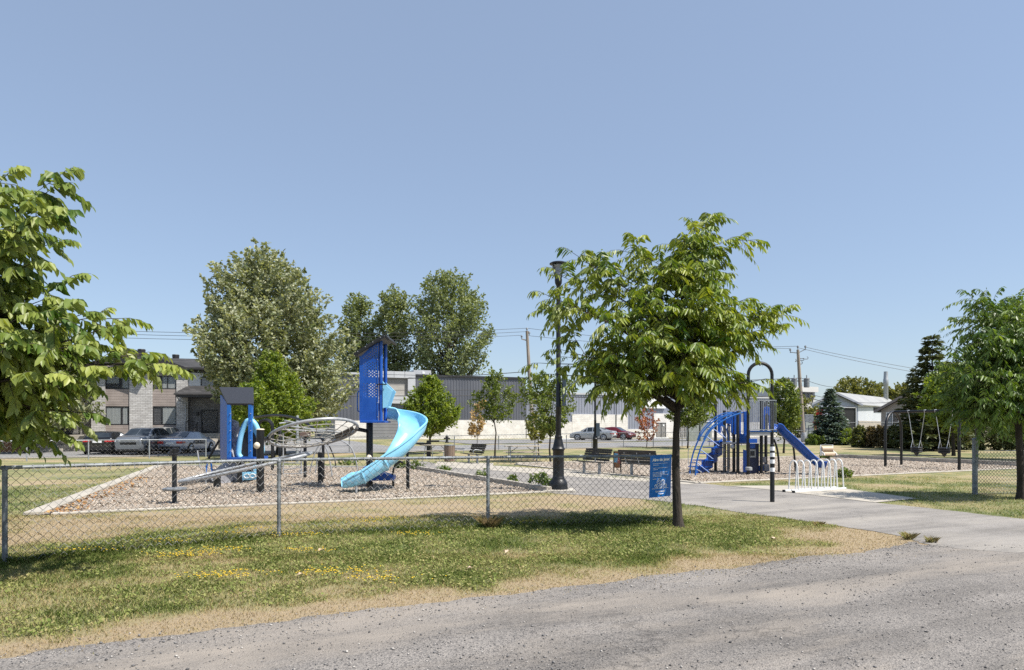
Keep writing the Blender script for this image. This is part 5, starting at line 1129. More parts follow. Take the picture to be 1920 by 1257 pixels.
# arched climber
R1 = [(1293, 893), (1295.5, 868), (1304, 838), (1319, 809), (1340, 789), (1362, 778), (1382, 773)]; R2 = [(1303.5, 894), (1306, 868), (1315, 838), (1330, 810), (1350, 793), (1370, 782), (1388, 775)]; R3 = [(1306, 829), (1313, 812), (1326, 796), (1341, 783), (1356, 776), (1376, 773)]; R4 = [(1319, 825), (1325, 812), (1338, 798), (1354, 784), (1375, 777), (1399, 773)]
tb = []
for pts, Y, r in ((R1, 24.7, .028), (R2, 24.2, .028), (R3, 25.8, .02), (R4, 25.4, .022)):
    c = spline([gx(px, Y) - Z(.05) if py > 890 else at(px, py, Y) for px, py in pts], 6); tb.append(c); MB().tube(c, r, 8).build('arch_rail', 'bluep', root, True)
for f_ in (.18, .32, .46, .58, .7, .82, .93):
    a_ = tb[0][int(f_ * (len(tb[0]) - 1))]; b_ = tb[1][int(f_ * (len(tb[1]) - 1))]; e = b_ + Vector((.42, -.1, -.34)) if f_ < .65 else b_
    MB().tube([a_, b_, e] if f_ < .65 else [a_, b_], .017, 6).build('rung', 'bluep', root, True)
# store counter below the deck
MB().prism([at(x, y, 24.9) for x, y in ((1393, 885), (1400, 886), (1400, 845), (1393, 843))], (.02, .05, 0)).build('counter_side', 'blue', root)
o_ = MB().prism([at(x, y, 25.0) for x, y in ((1400, 887), (1423, 887), (1423, 832), (1400, 832))], (0, .05, 0)).build('counter_panel', M('navy panel', (.008, .012, .05), (.012, .018, .07), 4, .4), root)
MB().prism([at(x, y, 24.98) for x, y in ((1405, 858), (1417, 858), (1417, 843), (1405, 843))], (0, .02, 0)).build('counter_window', 'greyt', o_)
MB().prism([at(x, y, 24.97) for x, y in ((1407, 855), (1415, 855), (1415, 846), (1407, 846))], (0, .02, 0)).build('window_pane', 'charcoal', o_)
MB().prism([at(x, y, 24.98) for x, y in ((1405, 841), (1416, 841), (1416, 832), (1405, 832))], (0, .02, 0)).build('counter_awning', 'blue', o_)
for x0_, x1_, y0, y1 in ((1430, 1437, 868, 857), (1433, 1443, 884, 871), (1423, 1432, 884, 874)): MB().prism([at(x, y, 25.2) for x, y in ((x0_, y0), (x1_, y0), (x1_, y1), (x0_, y1))], (0, .28, 0)).build('stool', 'rock' if x0_ != 1423 else 'blue', root, bev=.02)
MB().lathe([(.12, 0), (.12, .1), (.08, .12)], at(1404, 882, 24.4), 12).build('collar', 'greyt', root, True)
# straight slide
C = [Vector(c) for c in ((at(1452, 0, 24.95).x, 24.95, zz + .02), (at(1458, 0, 24.95).x, 24.95, zz + .0), (at(1470, 0, 24.9).x, 24.9, 1.36), (at(1500, 0, 24.8).x, 24.8, .83), (at(1522, 0, 24.7).x, 24.7, .45), (at(1534, 0, 24.65).x, 24.65, .30), (at(1546, 0, 24.6).x, 24.6, .26))]
cs = spline(C, 5); sec = trough(.32, .22); mb = MB(); n = len(sec)
for i, p in enumerate(cs):
    t = (cs[min(len(cs) - 1, i + 1)] - cs[max(0, i - 1)]).normalized(); s = t.cross(Vector((0, 0, 1))).normalized(); up = s.cross(t)
    for (x, z) in sec: mb.v.append(p + s * x + up * z)
for i in range(len(cs) - 1):
    for j in range(n): j2 = (j + 1) % n; mb.f.append((i * n + j, (i + 1) * n + j, (i + 1) * n + j2, i * n + j2))
mb.f.append(tuple(range(n))); mb.f.append(tuple((len(cs) - 1) * n + j for j in reversed(range(n))))
mb.build('straight_slide', 'blue', root, True); MB().tube([Vector((C[5].x, 24.65, -.05)), Vector((C[5].x, 24.65, .3))], .03, 8).build('slide_leg', 'black', root, True)
MB().tube(spline([at(1455, 792, 26.2), at(1466, 800, 26.2), at(1478, 814, 26.2), at(1487, 835, 26.2), gx(1492, 26.2)], 5), .04, 8).build('curved_pole', 'black', root, True)
MB().tube(spline([at(1451, 824, 25.9), at(1456, 838, 25.9), at(1459, 855, 25.9), gx(1460.5, 25.9) + Z(.3), gx(1460.5, 25.9) - Z(.05)], 4), .04, 8).build('curved_pole', 'black', root, True)
# spring rider
p = gx(1553, 34.5); root = thing('spring_rider', p, 'tan two roller spring rider at the far kerb of the right playground', 'spring rider')
MB().tube([p + Vector((.09 * math.cos(t * .8), .09 * math.sin(t * .8), t * .0072)) for t in range(44)], .014, 6).build('spring', 'black', root, True)
for s in (-1, 1): MB().prism([p + Vector((s * .29, y, z)) for y, z in ((-.28, .34), (.22, .30), (.25, .80), (.16, .86), (.1, .55), (-.24, .44))], (s * .03, 0, 0)).build('side_plate', 'white', root)
MB().lathe([(.09, -.27), (.09, .27)], p + Vector((0, -.12, .40)), 12, (1, 0, 0)).build('seat', 'tan', root, True); MB().lathe([(.15, -.27), (.15, .27)], p + Vector((0, .16, .64)), 14, (1, 0, 0)).build('backrest', 'tan', root, True)
MB().tube([p + Vector((-.28, .16, .84)), p + Vector((.28, .16, .84))], .018, 6).build('handle', 'greyt', root, True); MB().tube([p + Vector((-.42, -.2, .36)), p + Vector((.42, -.2, .36))], .02, 6).build('foot_rest', 'tan', root, True)
# swing set
s0 = [g(1660, 875.5), g(1690, 873)]; s1 = [Vector((17.95, 27.4, 0)), Vector((19.1, 28.05, 0))]; root = thing('swing_frame', s0[0], 'black swing frame with rounded arch ends on the right mulch', 'swing frame')
TZ = 2.42
for s in (s0, s1):
    a_, b_ = s; c = (a_ + b_) / 2; R1 = (b_ - a_).length / 2
    MB().tube([a_ - Z(.1)] + [c + (a_ - c) * math.cos(t) + Z(TZ - R1 + R1 * math.sin(t)) for t in np.linspace(0, PI, 13)] + [b_ - Z(.1)], .058, 10).build('end_arch', 'black', root, True)
ca, cb2 = (s0[0] + s0[1]) / 2 + Z(TZ), (s1[0] + s1[1]) / 2 + Z(TZ); MB().tube([ca, cb2], .055, 10).build('top_beam', 'black', root, True)
CH = M('swing chain', (.45, .46, .47), (.6, .6, .6), 60, .4, .6)
for k, lab in ((.33, 'left black bucket swing on chains'), (.70, 'right black bucket swing on chains, nearer the tree')):
    dr = (cb2 - ca).normalized(); c = ca.lerp(cb2, k); bz = Vector((c.x, c.y, .62)); sw = thing('bucket_swing', bz, lab, 'swing', 'bucket swings on the black frame'); perp = Vector((-dr.y, dr.x, 0))
    for s in (-1, 1):
        hg = c + dr * .36 * s; MB().lathe([(.03, -.06), (.055, -.02), (.06, .05), (.03, .07)], hg, 10).build('hanger', 'galv', sw, True)
        mb = MB(); lo_ = bz + dr * .17 * s + Z(.55)
        n = 40
        for q in range(n): mb.bar(hg.lerp(lo_, q / n), hg.lerp(lo_, (q + .95) / n), .022 if q % 2 else .009, .009 if q % 2 else .022)
        for e in (-1, 1): mb.tube([lo_, bz + dr * .17 * s + perp * .13 * e + Z(.22)], .012, 5)
        mb.build('chain', CH, sw)
    mb = MB(); ringp = [(.19 * math.cos(t * PI / 8), .15 * math.sin(t * PI / 8)) for t in range(16)]
    for zq in (.06, .14, .22): mb.tube([bz + dr * x + perp * y + Z(zq) for x, y in ringp], .045, 8, closed=True)
    mb.build('bucket', 'blackp', sw, True)
    MB().tube([bz - perp * .15 + Z(.05), bz + Z(-.09), bz + perp * .15 + Z(.05)], .05, 8).build('crotch_strap', 'blackp', sw, True)
# ---------------------------------------------------------------- buildings
class Wall:
    def __init__(s, a, b): s.A = Vector((a[0], a[1], 0)); s.d = (Vector((b[0], b[1], 0)) - s.A).normalized(); s.n = Vector((s.d.y, -s.d.x, 0))
    def t(s, px): k = (px - 960) / F; return (k * s.A.y - s.A.x) / (s.d.x - k * s.d.y)
    def q(s, px): return s.A + s.d * s.t(px)
    def z(s, px, py): return CZ - (py - HZ) / F * s.q(px).y
    def P(s, px, z, out=0): return s.q(px) + s.n * out + Vector((0, 0, z))
    def rect(s, mb, x0, y0, x1, y1, o0, o1, zm=None):
        m = (x0 + x1) / 2; z0 = y1 if zm == 'z' else s.z(m, y1); z1 = y0 if zm == 'z' else s.z(m, y0)
        mb.prism([s.P(x0, z0, o0), s.P(x1, z0, o0), s.P(x1, z1, o0), s.P(x0, z1, o0)], s.n * (o1 - o0)); return mb
BRICK = brickmat('pale grey brick', (.44, .425, .41), (.62, .605, .585), (.26, .25, .24), .42, .13, .014)
DBRICK = brickmat('dark grey brick', (.15, .15, .16), (.24, .24, .25), (.10, .10, .10), .42, .13, .014)
SIDE = brickmat('taupe siding', (.32, .27, .245), (.37, .315, .285), (.15, .125, .11), 3.6, .2, .012, .37, .6)
WSIDE = brickmat('white siding', (.66, .67, .68), (.70, .71, .72), (.42, .43, .44), 4, .12, .008, .5, .5)
SHING = brickmat('roof shingles', (.028, .027, .027), (.055, .052, .052), (.018, .018, .018), .5, .16, .01)
CMU = brickmat('white painted block', (.68, .65, .61), (.76, .73, .69), (.55, .52, .49), .8, .25, .014, .5, .8, .15)
CLAD = M('dark grey cladding', (.105, .11, .13), (.135, .14, .16), .3, .45, .2)
CLADL = M('blue grey cladding', (.25, .265, .32), (.30, .315, .37), .3, .45, .2)
TRIM = M('black trim', (.015, .015, .017), (.025, .025, .027), 5, .5)
PANEL = M('light metal panel', (.50, .50, .51), (.57, .57, .58), .5, .4, .3)
WGL, nt, b = nodes('window glass'); b.inputs['Base Color'].default_value = (.02, .024, .028, 1); b.inputs['Roughness'].default_value = .04
tp_ = nt.nodes.new('ShaderNodeBsdfTransparent'); mx = nt.nodes.new('ShaderNodeMixShader'); mx.inputs[0].default_value = .78
nt.links.new(b.outputs[0], mx.inputs[1]); nt.links.new(tp_.outputs[0], mx.inputs[2]); nt.links.new(mx.outputs[0], nt.nodes['Material Output'].inputs[0])
CURT = M('pale curtain', (.55, .60, .60), (.72, .75, .74), 3, .8, stretch=(6, 6, .1))
def window(w, root, x0, y0, x1, y1, mull=(), curt=(), out=.0, name='window', proud=.03, fmat=None):
    fw = .07; mb = MB(); m = (x0 + x1) / 2; za, zb_ = w.z(m, y1), w.z(m, y0); ta, tb_ = w.t(x0), w.t(x1); pt = lambda t, z, o: w.A + w.d * t + w.n * o + Vector((0, 0, z))
    def rc(t0, z0, t1, z1, o0, o1, M_): M_.prism([pt(t0, z0, o0), pt(t1, z0, o0), pt(t1, z1, o0), pt(t0, z1, o0)], w.n * (o1 - o0))
    rc(ta, za, tb_, za + fw, out - .1, out + proud, mb); rc(ta, zb_ - fw, tb_, zb_, out - .1, out + proud, mb)
    edges = [ta + fw / 2] + [ta + (tb_ - ta) * f_ for f_ in mull] + [tb_ - fw / 2]
    for e in edges: rc(e - fw / 2, za + fw, e + fw / 2, zb_ - fw, out - .1, out + proud, mb)
    o = mb.build(name, fmat or TRIM, root)
    mb = MB(); rc(ta + .03, za + .03, tb_ - .03, zb_ - .03, out + .006, out + .012, mb); mb.build('pane', WGL, o)
    if curt:
        mb = MB()
        for f0, f1, h in curt:
            k = max(2, int((f1 - f0) * (tb_ - ta) / .12))
            for i in range(k):
                a0 = ta + (tb_ - ta) * (f0 + (f1 - f0) * i / k); a1 = ta + (tb_ - ta) * (f0 + (f1 - f0) * (i + 1) / k); o_ = out + (.001 if i % 2 else -.004)
                rc(a0, za + (zb_ - za) * (1 - h) + .02, a1, zb_ - .02, o_, o_ + .003, mb)
        mb.build('curtain', CURT, o)
    return o
# -- townhouse row
w = Wall((-33.9, 50.0), (-24.5, 52.3)); gz = gh(51)
root = thing('town_house', w.q(262) + Vector((0, 0, gz)), 'two storey grey brick and taupe townhouse with black window bands on the left', 'house')
bx = lambda nm, x0, y0, x1, y1, o0, o1, mat, bz=None: w.rect(MB(), x0, y0, x1, y1, o0, o1).build(nm, mat, root)
D = -9.0
ev = w.z(262, 692)
mb = MB(); w.rect(mb, 172, ev, 352, gz - .3, D, -.02, 'z'); core = mb.build('core_wall', DBRICK, root)
for x0, x1, mt in ((172, 198, BRICK), (243.5, 286.5, BRICK), (331.5, 352.5, BRICK)): w.rect(MB(), x0, ev, x1, gz - .2, -.02, .12, 'z').build('brick_pier', mt, root)
for x0, x1 in ((198.2, 243.3), (286.7, 331.3)):
    for y0, y1 in ((692, 705), (730, 762), (797.5, 836)): w.rect(MB(), x0, y0, x1, y1, -.02, .04).build('siding_panel', SIDE, root)
    window(w, root, x0, 705, x1, 730, (.38, .62) if x0 > 250 else (.6,), ((.36, .98, .97),) if x0 > 250 else ((.02, .55, .6), (.7, .98, 1)), -.0)
    window(w, root, x0, 762.5, x1, 797, (.38,) if x0 > 250 else (.66,), ((.42, .98, .97),) if x0 > 250 else ((.02, .62, .97), (.72, .9, .97)), -.0)
w.rect(MB(), 331.3, 705, 352.5, 707, .12, .16).build('sill_course', PANEL, root)
# roofs: main slope and the two front gables
rz = w.z(262, 664); mb = MB(); hd = Vector((0, 0, .16))
mid = D / 2
mb.prism([w.P(165, ev, .45), w.P(470, ev, .45), w.P(470, rz, mid), w.P(165, rz, mid)], hd); mb.prism([w.P(165, ev, D - .4), w.P(470, ev, D - .4), w.P(470, rz, mid), w.P(165, rz, mid)], hd)
mb.build('roof', SHING, root)
for (px, py, pl_, pr_, pe, od) in ((255, 661, 150, 356, 694, .35), (215, 672, 150, 282, 696, .75)):
    za, zb_ = w.z(px, py), w.z(px, pe); mb = MB()
    mb.prism([w.P(px, za, od), w.P(pr_, zb_, od), w.P(pr_, zb_, mid), w.P(px, za, mid)], hd); mb.prism([w.P(px, za, od), w.P(pl_, zb_, od), w.P(pl_, zb_, mid), w.P(px, za, mid)], hd)
    rf = mb.build('gable_roof', SHING, root)
    mb = MB(); mb.bar(w.P(px, za + .04, od + .03), w.P(pr_, zb_ + .04, od + .03), .05, .26); mb.bar(w.P(px, za + .04, od + .03), w.P(pl_, zb_ + .04, od + .03), .05, .26); mb.build('fascia', TRIM, rf)
    MB().prism([w.P(pl_ + 3, zb_, od - .25), w.P(pr_ - 3, zb_, od - .25), w.P(px, za, od - .25)], w.n * .1).build('gable_wall', SIDE, root)
for px, py in ((259, 664), (301, 664)):
    c = w.P(px, w.z(px, py) - .5, mid - .3 if px > 280 else mid * .2); mb = MB().lathe([(.14, -.3), (.14, .62), (.26, .64), (.28, .92), (.25, .96), (.02, .97)], c, 10); mb.build('roof_vent', TRIM, root)
MB().lathe([(.2, -.2), (.2, .4), (.3, .45), (.05, .6)], w.P(281, w.z(281, 667) - .1, mid), 10).build('roof_vent', 'galv', root, True)
# right bay: white siding above a dark porch
w.rect(MB(), 352.7, ev, 470, gz - .3, D, -.35, 'z').build('bay_wall', DBRICK, root); w.rect(MB(), 352.7, 700, 470, 738, -.35, -.06).build('siding_panel', WSIDE, root)
window(w, root, 376, 707, 430, 731, (.5,), (), -.06)
window(w, root, 375.5, 769, 407.5, 811, (), (), -.33, 'door', .05)
o = MB(); w.rect(o, 340, 741, 470, 747, -.35, 1.9); mbz = w.z(380, 741)
mb = MB().prism([w.P(337, mbz - .1, 1.95), w.P(470, mbz - .1, 1.95), w.P(470, mbz + .62, -.1), w.P(352, mbz + .62, -.1)], (0, 0, .1)); pr = mb.build('porch_roof', SHING, root); o.build('porch_beam', TRIM, pr)
MB().tube([w.P(341, mbz - .1, 1.9), w.P(345, mbz - .5, 1.5), w.P(349, mbz - .7, .2), w.P(349, gz + .1, .2)], .05, 8).build('downpipe', 'galv', root, True)
MB().box(w.P(369, w.z(369, 776), -.2), (.16, .14, .3)).build('wall_lamp', TRIM, root)
for k in range(6): w.rect(MB(), 372 + 0 * k, gz + 1.25 - k * .2, 411, gz - .1, -.3 + k * .35, .0 + k * .35, 'z').build('step', 'concrete', root)
def rail(x0, z0, x1, z1, out0, out1):
    mb = MB(); a, b = w.P(x0, z0, out0), w.P(x1, z1, out1); mb.tube([a + Z(.9), b + Z(.9)], .025, 6)
    for k in range(8): q = a.lerp(b, k / 7); mb.tube([q, q + Z(.9)], .016, 5)
    mb.build('stair_railing', TRIM, root, True)
rail(353, gz + 1.25, 370, gz + 1.25, .9, .9); rail(371, gz + 1.2, 371, gz + .2, .1, 1.9)
# left bay: second entrance
w.rect(MB(), 76, ev - .6, 171.8, gz - .3, D, -.35, 'z').build('bay_wall', BRICK, root)
mbz = w.z(130, 742); mb = MB().prism([w.P(88, mbz - .1, 1.9), w.P(184, mbz - .1, 1.9), w.P(170, mbz + .7, -.1), w.P(100, mbz + .7, -.1)], (0, 0, .1)); pr = mb.build('porch_roof', SHING, root)
o = MB(); w.rect(o, 90, 744, 182, 749, 1.6, 1.88); o.build('porch_beam', TRIM, pr)
window(w, root, 112, 766, 148, 815, (), (), -.33, 'door', .05); window(w, root, 152, 776, 172, 814, (), (), -.3)
w.rect(MB(), 76, 815, 172, gz - .1, -.3, 1.2, None).build('landing', 'concrete', root) if False else w.rect(MB(), 100, gz + 1.15, 173, gz - .1, -.3, 1.2, 'z').build('landing', 'concrete', root)
for k in range(5): w.rect(MB(), 82, gz + .98 - k * .19, 146, gz - .1, 1.2 + k * .34, 1.54 + k * .34, 'z').build('step', 'concrete', root)
rail(84, gz + 1.0, 84, gz + .1, 1.3, 2.9); rail(140, gz + 1.0, 140, gz + .1, 1.3, 2.9)
MB().prism([w.P(56, gz - .1, -1), w.P(68, gz - .1, -1), w.P(68, gz + 1.6, -1), w.P(56, gz + 1.6, -1)], w.n * .12)
p = gx(25, 47); root = thing('wooden_fence', p, 'low reddish brown board fence at the far left behind the lawn', 'fence')
for k in range(26): q = gx(-60 + k * 5.6, 46.5 + k * .06); MB().box(q + Z(.55), (.19, .03, 1.1 + rnd.uniform(-.03, .03)), .27).build('board', 'brown', root)
mb = MB(); [mb.bar(gx(-60, 46.55) + Z(z), gx(82, 48.1) + Z(z), .05, .09) for z in (.25, .85)]; mb.build('rail', 'brown', root)
# -- ribbed cladding
def ribbed(w, root, x0, y0, x1, y1, out, mat, pitch=.34, zm=None, nm='ribbed_cladding'):
    m = (x0 + x1) / 2; z0 = y1 if zm else w.z(m, y1); z1 = y0 if zm else w.z(m, y0); t0, t1 = w.t(x0), w.t(x1); n = int((t1 - t0) / pitch); mb = MB(); pr = []
    for i in range(n): 
        a = t0 + (t1 - t0) * i / n; p_ = (t1 - t0) / n
        pr += [(a, .0), (a + p_ * .5, .0), (a + p_ * .6, .04), (a + p_ * .9, .04)]
    pr.append((t1, 0)); V = []
    for t, o in pr: q = w.A + w.d * t + w.n * (out + o); V += [q + Vector((0, 0, z0)), q + Vector((0, 0, z1))]
    mb.add(V, [(2 * i, 2 * i + 2, 2 * i + 3, 2 * i + 1) for i in range(len(pr) - 1)]); return mb.build(nm, mat, root)
gz = .43
w = Wall((-11.66, 82), (1.7, 87.2)); root = thing('warehouse', w.q(800) + Vector((0, 0, gz)), 'long grey ribbed warehouse with white block base behind the park', 'warehouse')
top = w.z(880, 707)
w.rect(MB(), 628, top - .25, 985, gz - .4, -25, -.03, 'z').build('main_block', CLAD, root)
ribbed(w, root, 777, top - .05, 985, w.z(880, 788), .02, CLAD, .36, 'z'); ribbed(w, root, 660, top - .1, 720, w.z(690, 789), .02, CLAD, .36, 'z'); ribbed(w, root, 628, top - .1, 659.5, w.z(645, 789), -.01, CLAD, .36, 'z')
w.rect(MB(), 777, w.z(880, 788), 985, gz - .4, -.02, .14, 'z').build('block_base', CMU, root); w.rect(MB(), 628, w.z(650, 789), 690, gz - .4, -.02, .14, 'z').build('block_base', CMU, root)
w.rect(MB(), 777, top + .12, 986, top - .1, -.6, .2, 'z').build('roof_edge', TRIM, root); mb = MB(); w.rect(mb, 627, top + .12, 720, top - .1, -.6, .2, 'z'); mb.build('roof_edge', PANEL, root)
for x0, y0, x1, y1 in ((690, 697, 777, 709), (690, 743, 777, 757), (763, 709, 777, 743), (690, 709, 700, 743)): w.rect(MB(), x0, y0, x1, y1, .1, .55).build('frame_panel', PANEL, root)
w.rect(MB(), 700, 709, 763, 743, .05, .22).build('recess_back', M('taupe cladding', (.21, .20, .19), (.25, .24, .23), 1, .5), root); mb = MB(); w.rect(mb, 712, 723, 757, 742.5, .225, .26); mb.build('recess_panel', M('beige panel', (.36, .34, .31), (.40, .38, .35), 1, .5), root)
mb = MB()
for x in (737, 757): w.rect(mb, x, 697.5, x + .4, 708.5, .555, .56)
for y in (703, 750): w.rect(mb, 690, y, 777, y + .5, .555, .56)
mb.build('panel_joint', TRIM, root)
o = w.rect(MB(), 690, 757, 777, 768, .1, .2).build('door_header', CLAD, root)
o = w.rect(MB(), 692, 769, 775, gz, .0, .12, None) if False else MB(); zt_ = w.z(735, 768)
for k in range(10): w.rect(o, 690, gz + (zt_ - gz) * (k + 1) / 10 - .02, 777, gz + (zt_ - gz) * k / 10, .02, .10, 'z')
o.build('overhead_door', M('grey door', (.19, .19, .20), (.23, .23, .24), 1, .5), root)
w.rect(MB(), 780, 693, 813, 704.5, -3.5, -1.2).build('roof_unit', PANEL, root); mb = MB(); w.rect(mb, 796, 696, 801, 700, -1.2, -1.15); mb.build('unit_grille', 'white', root)
w.rect(MB(), 946, 728.5, 952, 730, .1, .25).build('wall_lamp', 'white', root)
wb = Wall((1.75, 88.4), (43.4, 104.6)); w = wb; top = w.z(1150, 741)
root2 = thing('industrial_building', w.q(1200) + Vector((0, 0, gz)), 'lower blue grey clad building with stepped white block wall and dark glass doors', 'building'); root = root2
w.rect(MB(), 986, top - .2, 1493, gz - .4, -20, -.03, 'z').build('main_block', CLADL, root)
ribbed(w, root, 987, top, 1225, w.z(1100, 812), .02, CLADL, .40, 'z'); ribbed(w, root, 1296, top, 1480, w.z(1390, 792), .02, CLADL, .40, 'z')
for x0, y0, x1 in ((986.5, 791, 1071.5), (1072, 777.5, 1176), (1176.5, 805, 1224)): w.rect(MB(), x0, w.z((x0 + x1) / 2, y0), x1, gz - .4, -.02, .16, 'z').build('block_base', CMU, root)
w.rect(MB(), 1224.5, w.z(1260, 776), 1295.5, gz - .4, -.02, .22, 'z').build('entrance_wall', CMU, root); w.rect(MB(), 1296, w.z(1390, 792), 1493, gz - .4, -.02, .16, 'z').build('block_base', CMU, root)
w.rect(MB(), 1480, top, 1494, w.z(1487, 791), -.02, .2, 'z').build('end_panel', PANEL, root); w.rect(MB(), 1208, w.z(1226, 738), 1246, w.z(1226, 766), -.4, .3, 'z').build('sign_box', M('white fascia', (.75, .75, .74), (.8, .8, .79), 1, .5), root)
w.rect(MB(), 986.5, top + .2, 1493, top - .05, -.5, .14, 'z').build('roof_edge', PANEL, root)
for x0, x1 in ((1229, 1247), (1273.5, 1291)): window(w, root, x0, 793, x1, 824, (.5,), (), .22, 'glass_door')
mb = MB(); w.rect(mb, 1241, 796, 1243.5, 799.5, .27, .28); mb.build('door_notice', 'white', root)
mb = MB(); w.rect(mb, 1153.5, 745, 1154.3, 815, .2, .26); mb.build('downpipe', TRIM, root)
# -- other buildings
w = Wall((46.0, 112), (55, 116)); root = thing('office_block', w.q(1508) + Vector((0, 0, gz)), 'pale two storey block partly behind the right utility pole', 'building')
w.rect(MB(), 1462, 727, 1530, gz - .4, -12, 0, None) if False else w.rect(MB(), 1462, w.z(1500, 727), 1528, gz - .4, -12, 0, 'z').build('wall', M('pale stucco', (.52, .50, .47), (.58, .56, .52), .6, .8), root)
w.rect(MB(), 1460, 725, 1530, 735, 0, .5).build('roof_band', M('cream band', (.62, .60, .55), (.66, .64, .6), .6, .7), root); w.rect(MB(), 1460, 759, 1530, 768, 0, .5).build('floor_band', M('cream band', (.62, .60, .55), (.66, .64, .6), .6, .7), root)
window(w, root, 1466, 737, 1492, 757, (.33, .66), (), .05); window(w, root, 1497, 737, 1524, 757, (.33, .66), (), .05); window(w, root, 1497, 771, 1524, 796, (.5,), (), .05)
gz2 = .43
wf = Wall((0, 0), (1, 0)); a, b = at(1522, 0, 106), at(1608, 0, 110); wf = Wall((a.x, a.y), (b.x, b.y)); ws_ = Wall((b.x, b.y), (at(1668, 0, 122).x, 122))
root = thing('shed', wf.q(1565) + Vector((0, 0, gz2)), 'metal shed with shade toned blue grey gabled front and big dark doorway', 'shed')
SHADEM = M('shade toned steel cladding', (.26, .29, .36), (.31, .34, .41), .4, .5, .2); WHITEM = M('white steel cladding', (.56, .58, .62), (.62, .64, .67), .4, .5, .1)  # front steel is darker and bluer than the side: its shade painted in
ez, rz = wf.z(1565, 758), wf.z(1562, 738); dv = ws_.d * ((ws_.t(1700)) - 0)
f0, f1, fm = wf.P(1522, 0), wf.P(1608, 0), wf.P(1563, 0)
MB().prism([f0 + Z(gz2 - .3), f1 + Z(gz2 - .3), f1 + Z(ez), fm + Z(rz), f0 + Z(ez)], dv).build('body', SHADEM, root)
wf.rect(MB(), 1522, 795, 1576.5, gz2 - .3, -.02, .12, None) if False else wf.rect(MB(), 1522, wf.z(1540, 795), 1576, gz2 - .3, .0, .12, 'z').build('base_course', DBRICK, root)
ribbed(wf, root, 1523, ez, 1576, wf.z(1550, 795), .03, SHADEM, .4, 'z'); ribbed(wf, root, 1603, ez, 1608, wf.z(1605, 795), .03, SHADEM, .4, 'z')
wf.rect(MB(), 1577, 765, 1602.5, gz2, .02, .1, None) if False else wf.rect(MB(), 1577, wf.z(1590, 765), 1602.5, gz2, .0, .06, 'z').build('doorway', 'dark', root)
mb = MB(); wf.rect(mb, 1576, 764, 1603.5, 765.2, 0, .25); wf.rect(mb, 1576, 765.2, 1577, 803, 0, .25); wf.rect(mb, 1602.5, 765.2, 1603.5, 803, 0, .25); mb.build('door_frame', PANEL, root)
mb = MB(); [wf.rect(mb, x, 786 + k * 6, x + 4, 787.3 + k * 6, .065, .07) for k in range(2) for x in (1586,)]; mb.build('door_mark', 'white', root)
wf.rect(MB(), 1529, 766, 1540, 774, .1, .14).build('window', 'dark', root); wf.rect(MB(), 1527, 781, 1530.5, 790, .14, .18).build('wall_sign', 'white', root)
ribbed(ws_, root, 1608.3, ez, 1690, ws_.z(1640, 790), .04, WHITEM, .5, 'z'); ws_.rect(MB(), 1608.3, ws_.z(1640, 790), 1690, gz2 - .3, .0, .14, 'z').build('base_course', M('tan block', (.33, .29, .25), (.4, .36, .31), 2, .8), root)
ws_.rect(MB(), 1637, 764, 1651, 772, .1, .22).build('window', 'dark', root)
mb = MB(); oh = -wf.n * -.6
for e, s in ((f0, -1), (f1, 1)):
    ee = e + wf.d * (.5 * s) + Z(ez - .12); mb.prism([ee + wf.n * .5, fm + Z(rz + .05) + wf.n * .5, fm + Z(rz + .05) + dv, ee + dv] if s < 0 else [fm + Z(rz + .05) + wf.n * .5, ee + wf.n * .5, ee + dv, fm + Z(rz + .05) + dv], (0, 0, .14))
mb.build('roof', M('pale grey metal roof', (.30, .30, .295), (.36, .36, .35), .5, .5, .1), root)
mb = MB(); mb.bar(f0 - wf.d * .5 + Z(ez - .1) + wf.n * .52, fm + Z(rz + .08) + wf.n * .52, .05, .3); mb.bar(f1 + wf.d * .5 + Z(ez - .1) + wf.n * .52, fm + Z(rz + .08) + wf.n * .52, .05, .3); mb.build('fascia', CLADL, root)
p = gx(1661, 126); root = thing('chimney', p, 'tall round steel chimney standing behind the grey shed roof', 'chimney'); k = 126 / F
MB().lathe([(4.2 * k, 0), (4.0 * k, at(0, 723, 126).z), (4.6 * k, at(0, 722, 126).z), (4.6 * k, at(0, 712, 126).z), (4.0 * k, at(0, 711, 126).z), (3.4 * k, at(0, 697, 126).z), (.05, at(0, 697, 126).z)], Vector((p.x, p.y, 0)), 14).build('stack', 'galv', root, True)
a, b = at(1645, 0, 80), at(1775, 0, 73); w = Wall((a.x, a.y), (b.x, b.y)); root = thing('bungalow', w.q(1690) + Vector((0, 0, .4)), 'beige sided bungalow gable with a white window behind the shrubs', 'house')
TANS = brickmat('beige siding', (.34, .30, .25), (.37, .33, .275), (.22, .19, .16), 4, .17, .01, .5, .6)
zl, zr_ = w.z(1650, 769), w.z(1705, 738); bk = -w.n * 9
mb = MB().prism([w.P(1652, .1), w.P(1770, .1), w.P(1770, zl), w.P(1710, zr_), w.P(1652, zl)], bk); mb.build('wall', TANS, root)
mb = MB(); mb.prism([w.P(1644, zl - .25, .5), w.P(1710, zr_ + .05, .5), w.P(1710, zr_ + .05, -9.4), w.P(1644, zl - .25, -9.4)], (0, 0, .14)); mb.prism([w.P(1710, zr_ + .05, .5), w.P(1776, zl - .25, .5), w.P(1776, zl - .25, -9.4), w.P(1710, zr_ + .05, -9.4)], (0, 0, .14)); mb.build('roof', SHING, root)
MB().bar(w.P(1644, zl - .22, .53), w.P(1710, zr_ + .1, .53), .05, .28).build('fascia', M('taupe fascia', (.2, .17, .15), (.24, .2, .18), 3, .6), root)
window(w, root, 1662, 773, 1686, 798, (.5,), ((.05, .4, .9),), .02, 'window', .06, MAT['white'])
